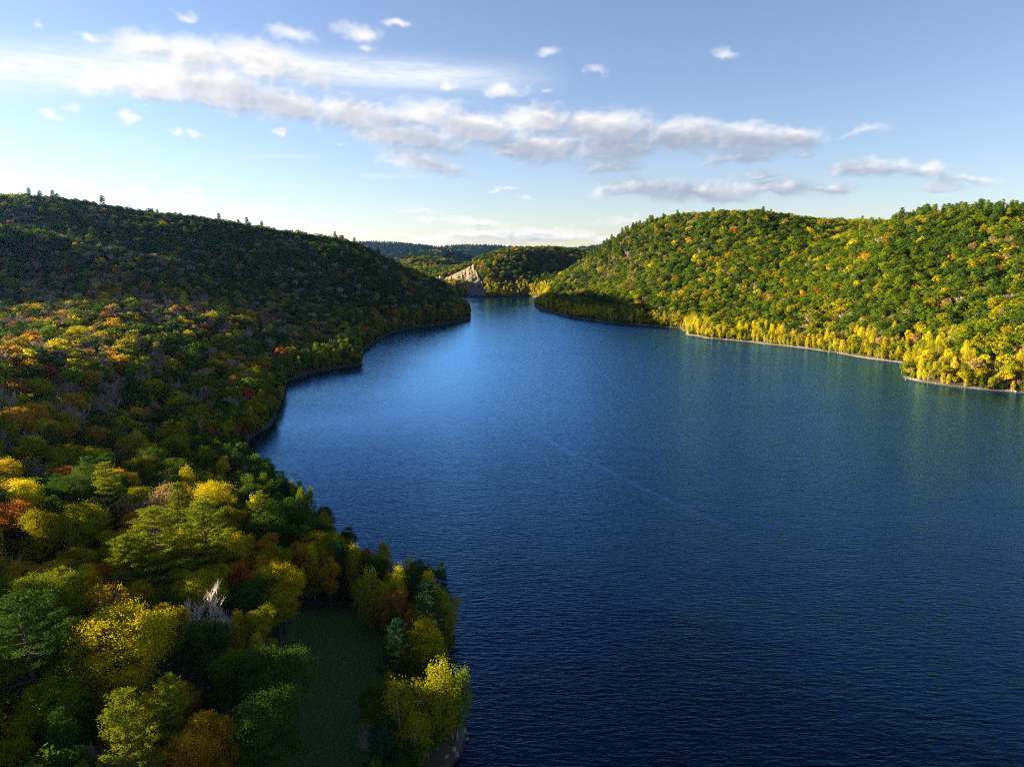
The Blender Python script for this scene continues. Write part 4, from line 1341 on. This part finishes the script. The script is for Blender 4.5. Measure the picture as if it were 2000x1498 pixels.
bx_, by_ = jitter_grid(-420, 420, 60, 900, 2.1, 61)
sb_ = signed_shore(bx_, by_); bz_ = terrain_z(bx_, by_)
k_ = (sb_ > -.6) & (sb_ < 7) & (bz_ > .0) & ((bx_ < 20) | (fbm(bx_ / 8, by_ / 8, 62, 2) > .45)) & ~((np.hypot(bx_ + 6, by_ - 92) < 9))
n0 = len(tx); bx_, by_, bz_ = bx_[k_], by_[k_], bz_[k_]
r_ = np.random.default_rng(63); nb = len(bx_)
tx = np.concatenate([tx, bx_]); ty = np.concatenate([ty, by_]); tz = np.concatenate([tz, bz_ - .3])
trot = np.concatenate([trot, r_.uniform(0, 6.28, nb)]); tscale = np.concatenate([tscale, r_.uniform(.2, .44, nb)])
bc = [combo('broadleaf', c, 3) for c in ('dark green', 'green', 'olive')]
cidx = np.concatenate([cidx, np.array(bc)[r_.integers(0, 3, nb)].astype(np.int32)])
forest('shore_undergrowth', np.arange(n0, n0 + nb), 'low bushes crowding the water line under the trees')

# ------------------------------------------------------------------ haze
hb = (-3900, 3900, -500, 7300, -12, 262)
V = np.array([(x, y, z) for z in hb[4:6] for y in hb[2:4] for x in hb[0:2]], float)
Fq = [(0, 2, 3, 1), (4, 5, 7, 6), (0, 1, 5, 4), (2, 6, 7, 3), (0, 4, 6, 2), (1, 3, 7, 5)]
m, n = new_mat('blue_air')
pv_ = n.n('ShaderNodeVolumePrincipled'); pv_.inputs['Color'].default_value = (.16, .40, 1, 1); pv_.inputs['Density'].default_value = HAZE_DENSITY; pv_.inputs['Anisotropy'].default_value = .7
o_ = n.n('ShaderNodeOutputMaterial'); n.l(pv_.outputs[0], o_.inputs['Volume'])
hz_ = setting('haze', mesh_from('haze', V, Fq, [m]), 'thin blue air over the valley', kind='stuff')

# ------------------------------------------------------------------ far end of the lake: rock face, dam, gatehouse
def tagthing(o, label, cat, group=None):
    o['label'] = label; o['category'] = cat
    if group: o['group'] = group
    return o


def rock_material(name, c1, c2, sc=.12):
    m, n = new_mat(name)
    g = n.n('ShaderNodeNewGeometry')
    mp = n.n('ShaderNodeMapping'); n.l(g.outputs['Position'], mp.inputs[0]); mp.inputs['Scale'].default_value = (1, 1, .35)
    a = n.n('ShaderNodeTexNoise'); a.inputs['Scale'].default_value = sc; a.inputs['Detail'].default_value = 8; a.inputs['Roughness'].default_value = .7; n.l(mp.outputs[0], a.inputs['Vector'])
    r = n.n('ShaderNodeValToRGB'); n.l(a.outputs['Fac'], r.inputs[0])
    r.color_ramp.elements[0].position = .35; r.color_ramp.elements[0].color = (*c1, 1)
    r.color_ramp.elements[1].position = .65; r.color_ramp.elements[1].color = (*c2, 1)
    b = n.n('ShaderNodeBsdfDiffuse'); n.l(r.outputs[0], b.inputs[0]); out(n, b.outputs[0])
    return m


ROCK = rock_material('pinkish_cut_rock', (.08, .064, .043), (.22, .18, .12))
RIPRAP = rock_material('grey_riprap', (.05, .052, .06), (.15, .145, .14), .5)
CONCRETE = rock_material('pale_concrete', (.45, .43, .38), (.62, .59, .52), .3)


def drape(u0, u1, v0, v1, nu, nv, poly, lift, rough, seed):
    """a broken rock skin that lies on the hillside inside an outline"""
    uu = np.linspace(u0, u1, nu); vv = np.linspace(v0, v1, nv)
    V = np.zeros((nv, nu, 3)); inside = np.zeros((nv, nu), bool)
    t = np.arange(1250, 1720, 1.0)
    for j, v in enumerate(vv):
        for i, u in enumerate(uu):
            r_ = ray(u, v); x, y, z = r_[0] * t, r_[1] * t, CAM_H + r_[2] * t
            hit = z < terrain_z(x, y) + .3
            k = int(np.argmax(hit))
            if not hit[k]: continue
            n1_ = fbm(np.array(x[k] / 7.), np.array((z[k] * .5 + y[k]) / 9.), seed, 4); n2_ = vnoise(np.array(x[k] / 3.2 + z[k] * .1), np.array(z[k] / 11.), seed + 9)
            L_ = lift + rough * (float(n1_) * .7 + float(n2_) * .5)
            V[j, i] = (x[k] - r_[0] * L_, y[k] - r_[1] * L_, z[k] + .25 * L_); inside[j, i] = True
    U2, V2 = np.meshgrid(uu, vv)
    wobble = 2.2 * (fbm(U2 / 5, V2 / 5, seed + 3, 3) - .5)
    inside &= in_poly(U2 + wobble, V2 + wobble, poly)
    idx = np.arange(nv * nu).reshape(nv, nu)
    ok_ = inside[:-1, :-1] & inside[1:, :-1] & inside[:-1, 1:] & inside[1:, 1:]
    F = np.stack([idx[:-1, :-1], idx[1:, :-1], idx[1:, 1:], idx[:-1, 1:]], -1)[ok_]
    return V.reshape(-1, 3), F


V, F = drape(834, 948, 510, 560, 150, 62, np.array([(838, 553), (858, 548), (880, 537), (900, 524), (915, 513), (924, 517), (932, 535), (945, 560), (918, 562), (914, 552), (895, 549), (870, 551), (850, 557)], float), 1.5, 9, 501)
tagthing(setting('rock_face', mesh_from('rock_face', V, F, [ROCK]), None, 'thing'), 'bare pinkish rock face cut into the hill beside the dam', 'cliff')
V, F = drape(908, 955, 548, 580, 50, 34, np.array([(912, 552), (943, 556), (951, 579), (915, 579)], float), 1.0, 4, 601)
tagthing(setting('talus_slope', mesh_from('talus_slope', V, F, [RIPRAP]), None, 'thing'), 'dark grey broken rock slope between rock face and water', 'rocks')


def boxV(x0, x1, y0, y1, z0, z1):
    V = np.array([(x, y, z) for z in (z0, z1) for y in (y0, y1) for x in (x0, x1)], float)
    F = np.array([(0, 2, 3, 1), (4, 5, 7, 6), (0, 1, 5, 4), (2, 6, 7, 3), (0, 4, 6, 2), (1, 3, 7, 5)])
    return V, F


def join(parts):
    Vs, Fs, o = [], [], 0
    for V, F in parts: Vs.append(V); Fs.append(np.asarray(F) + o); o += len(V)
    return np.concatenate(Vs), np.concatenate(Fs)


dx0, dx1, dy0, dzc = -345., -158., 1640., 28.5
dam = bpy.data.objects.new('dam', None); link(dam); dam.location = (-240, dy0, 0); tagthing(dam, 'low rock-fill dam with pale crest road closing the far end of the lake', 'dam')
def dpart(name, VF, mat):
    V, F = VF
    return link(bpy.data.objects.new(name, mesh_from(name, V - np.array([-240, dy0, 0]), F, [mat])), dam)


xs = np.linspace(dx0, dx1, 60); prof = [(-62, 2), (-40, 10), (-20, 20), (-5, dzc - .4), (5, dzc - .4), (60, 2)]
V = []; dr = np.random.default_rng(8)
for x in xs:
    for k, (yy, zz) in enumerate(prof):
        V.append((x, dy0 + yy + (dr.normal(0, .5) if k < 3 else 0), zz + (dr.normal(0, .5) if k < 3 else 0)))
npf = len(prof)
F = [(i * npf + k, (i + 1) * npf + k, (i + 1) * npf + k + 1, i * npf + k + 1) for i in range(59) for k in range(npf - 1)]
dpart('embankment', (np.array(V), np.array(F)), RIPRAP)
dpart('crest_road', boxV(dx0, dx1, dy0 - 4.6, dy0 + 4.6, dzc - .6, dzc), CONCRETE)
dpart('parapet', boxV(dx0, dx1, dy0 - 5.0, dy0 - 4.6, dzc - .7, dzc + 1.3), CONCRETE)
gh = bpy.data.objects.new('gatehouse', None); link(gh); gx_, gy_ = at_y(861, 541, 1652)[:2]; gh.location = (gx_, gy_, dzc - 1)
tagthing(gh, 'tiny white gatehouse standing at the end of the dam crest', 'building')
mw_, nw_ = new_mat('white_paint'); b = nw_.n('ShaderNodeBsdfDiffuse'); b.inputs[0].default_value = (.78, .77, .74, 1); out(nw_, b.outputs[0])
mr_, nr_ = new_mat('grey_roofing'); b = nr_.n('ShaderNodeBsdfDiffuse'); b.inputs[0].default_value = (.22, .21, .21, 1); out(nr_, b.outputs[0])
mg_, ng_ = new_mat('dark_glass'); b = ng_.n('ShaderNodeBsdfPrincipled'); b.inputs['Base Color'].default_value = (.02, .025, .03, 1); b.inputs['Roughness'].default_value = .1; out(ng_, b.outputs[0])
link(bpy.data.objects.new('wall', mesh_from('wall', *boxV(-4, 4, -3, 3, 0, 4.2), [mw_])), gh)
rv = np.array([(-4.4, -3.4, 4.25), (4.4, -3.4, 4.25), (4.4, 3.4, 4.25), (-4.4, 3.4, 4.25), (-4.4, 0, 6.2), (4.4, 0, 6.2)])
link(bpy.data.objects.new('roof', mesh_from('roof', rv, [(0, 1, 5, 4), (2, 3, 4, 5), (0, 3, 2, 1)], [mr_], F_tris=[(0, 4, 3), (1, 2, 5)])), gh)
for k in range(2):
    link(bpy.data.objects.new('window', mesh_from('window', *boxV(-2.6 + k * 3.4, -1 + k * 3.4, -3.06, -2.9, 1.5, 3), [mg_])), gh)

# ------------------------------------------------------------------ stones along the water's edge
STONE = rock_material('shore_stone', (.09, .08, .07), (.28, .24, .20), 1.2)


def stone_mesh(seed, r0=1.0):
    r = np.random.default_rng(seed); V = []
    for k in range(5):
        ph = -math.pi / 2 + math.pi * (k + .5) / 5
        for j in range(7):
            a = j * 6.283 / 7 + r.normal(0, .12)
            q = r0 * r.uniform(.78, 1.15)
            V.append((math.cos(ph) * math.cos(a) * q, math.cos(ph) * math.sin(a) * q * .8, math.sin(ph) * q * .55))
    V += [(0, 0, -.5 * r0), (0, 0, .55 * r0)]
    F = [(k * 7 + j, k * 7 + (j + 1) % 7, (k + 1) * 7 + (j + 1) % 7, (k + 1) * 7 + j) for k in range(4) for j in range(7)]
    T = [(35, (j + 1) % 7, j) for j in range(7)] + [(36, 28 + j, 28 + (j + 1) % 7) for j in range(7)]
    return np.array(V), np.array(F), np.array(T)


sx_, sy_ = jitter_grid(-300, 340, 60, 900, 1.6, 77)
r_ = np.random.default_rng(78)
kk = r_.random(len(sx_)) < .5
sx_, sy_ = sx_[kk], sy_[kk]
sdd = signed_shore(sx_, sy_); sz_ = terrain_z(sx_, sy_)
kk = (np.abs(sdd) < 4.0) & (sz_ > -.35) & (sz_ < 1.1) & ((sx_ > 10) | (np.hypot(sx_ + 6, sy_ - 95) < 24) | (r_.random(len(sx_)) < .25))
clump_ = fbm(sx_ / 9, sy_ / 9, 91, 2) > .47
kk &= clump_
sx_, sy_, sz_ = sx_[kk], sy_[kk], sz_[kk]
Vs, Fs, Ts, o = [], [], [], 0
bank_ = [stone_mesh(900 + i) for i in range(5)]
for i in range(len(sx_)):
    V, F, T_ = bank_[i % 5]
    s_ = r_.lognormal(-1.15, .45); a_ = r_.uniform(0, 6.28); c_, q_ = math.cos(a_), math.sin(a_)
    Vs.append(np.stack([(V[:, 0] * c_ - V[:, 1] * q_) * s_ + sx_[i], (V[:, 0] * q_ + V[:, 1] * c_) * s_ + sy_[i], V[:, 2] * s_ + sz_[i]], 1)); Fs.append(F + o); Ts.append(T_ + o); o += len(V)
setting('shore_stones', mesh_from('shore_stones', np.concatenate(Vs), np.concatenate(Fs), [STONE], F_tris=np.concatenate(Ts)), 'loose stones strewn along the edge of the water', kind='stuff')
print('stones', len(sx_))
BOULD = [(903, 1432, 1.1, 'largest grey boulder at the very tip of the rocky point'), (893, 1452, .8, 'grey boulder just behind the tip of the rocky point'), (912, 1441, .7, 'half-sunk boulder in the water off the rocky point'),
         (886, 1470, .9, 'flat pale boulder at the near foot of the rocky point'), (871, 1488, .7, 'small boulder nearest the bottom of the view'), (884, 1236, .9, 'boulder under the big dark shore pine'),
         (880, 1262, .7, 'small boulder between shore pine and leaning birches'), (1371, 657, 1.5, 'pale boulder on the far shore where the shade ends'), (1378, 659, 1.1, 'smaller pale boulder beside the one where the shade ends'),
         (1392, 662, 1.3, 'third pale boulder along the sunlit far shore'), (1620, 688, 1.4, 'pale boulder under red leaves on the sunlit far shore'), (1770, 741, 1.2, 'boulder at the tip of the right headland')]
for k, (u, v, s_, lab) in enumerate(BOULD):
    x, y = on_z(u, v, .2); z = max(-.1, float(terrain_z(x, y)))
    V, F, T_ = stone_mesh(950 + k)
    o_ = link(bpy.data.objects.new('boulder', mesh_from('boulder', V * s_ * .7, F, [STONE], F_tris=T_))); o_.location = (x, y, z + .1 * s_); o_.rotation_euler = (0, 0, k * 1.7)
    tagthing(o_, lab, 'boulder', 'boulders on the shores')

# ------------------------------------------------------------------ grass of the clearing
gx2, gy2 = jitter_grid(float(clear_poly[:, 0].min()), float(clear_poly[:, 0].max()), 40, float(clear_poly[:, 1].max()), .42, 88)
kk = in_poly(gx2, gy2, clear_poly, 1.0); gx2, gy2 = gx2[kk], gy2[kk]; gz2 = terrain_z(gx2, gy2)
r_ = np.random.default_rng(89); n_ = len(gx2); nb_ = 3
i_ = np.repeat(np.arange(n_), nb_)
P = np.stack([gx2[i_], gy2[i_], gz2[i_] + .12], 1) + r_.normal(0, .14, (n_ * nb_, 3)) * [1, 1, .15]
A = norm(r_.normal(0, .45, (n_ * nb_, 3)) + [0, 0, 1]); patch = fbm(P[:, 0] / 4, P[:, 1] / 4, 17, 3)
V = leaves(P, norm(r_.normal(size=(n_ * nb_, 3))), (.22 + .5 * patch) * r_.uniform(.6, 1.3, n_ * nb_), .07, r_, axis=A)
LEAF['grass'] = leaf_material('meadow_grass', (.035, .10, .008), (.10, .15, .02), trans=.2, vary=.2)
setting('grass', mesh_from('grass', V, np.arange(len(V)).reshape(-1, 4), [LEAF['grass']], tone=np.clip(patch[:, None].repeat(4, 1).ravel() * 1.6 - .4, 0, 1)), 'rough grass growing in the shaded clearing', kind='stuff')
print('grass blades', len(V) // 4)
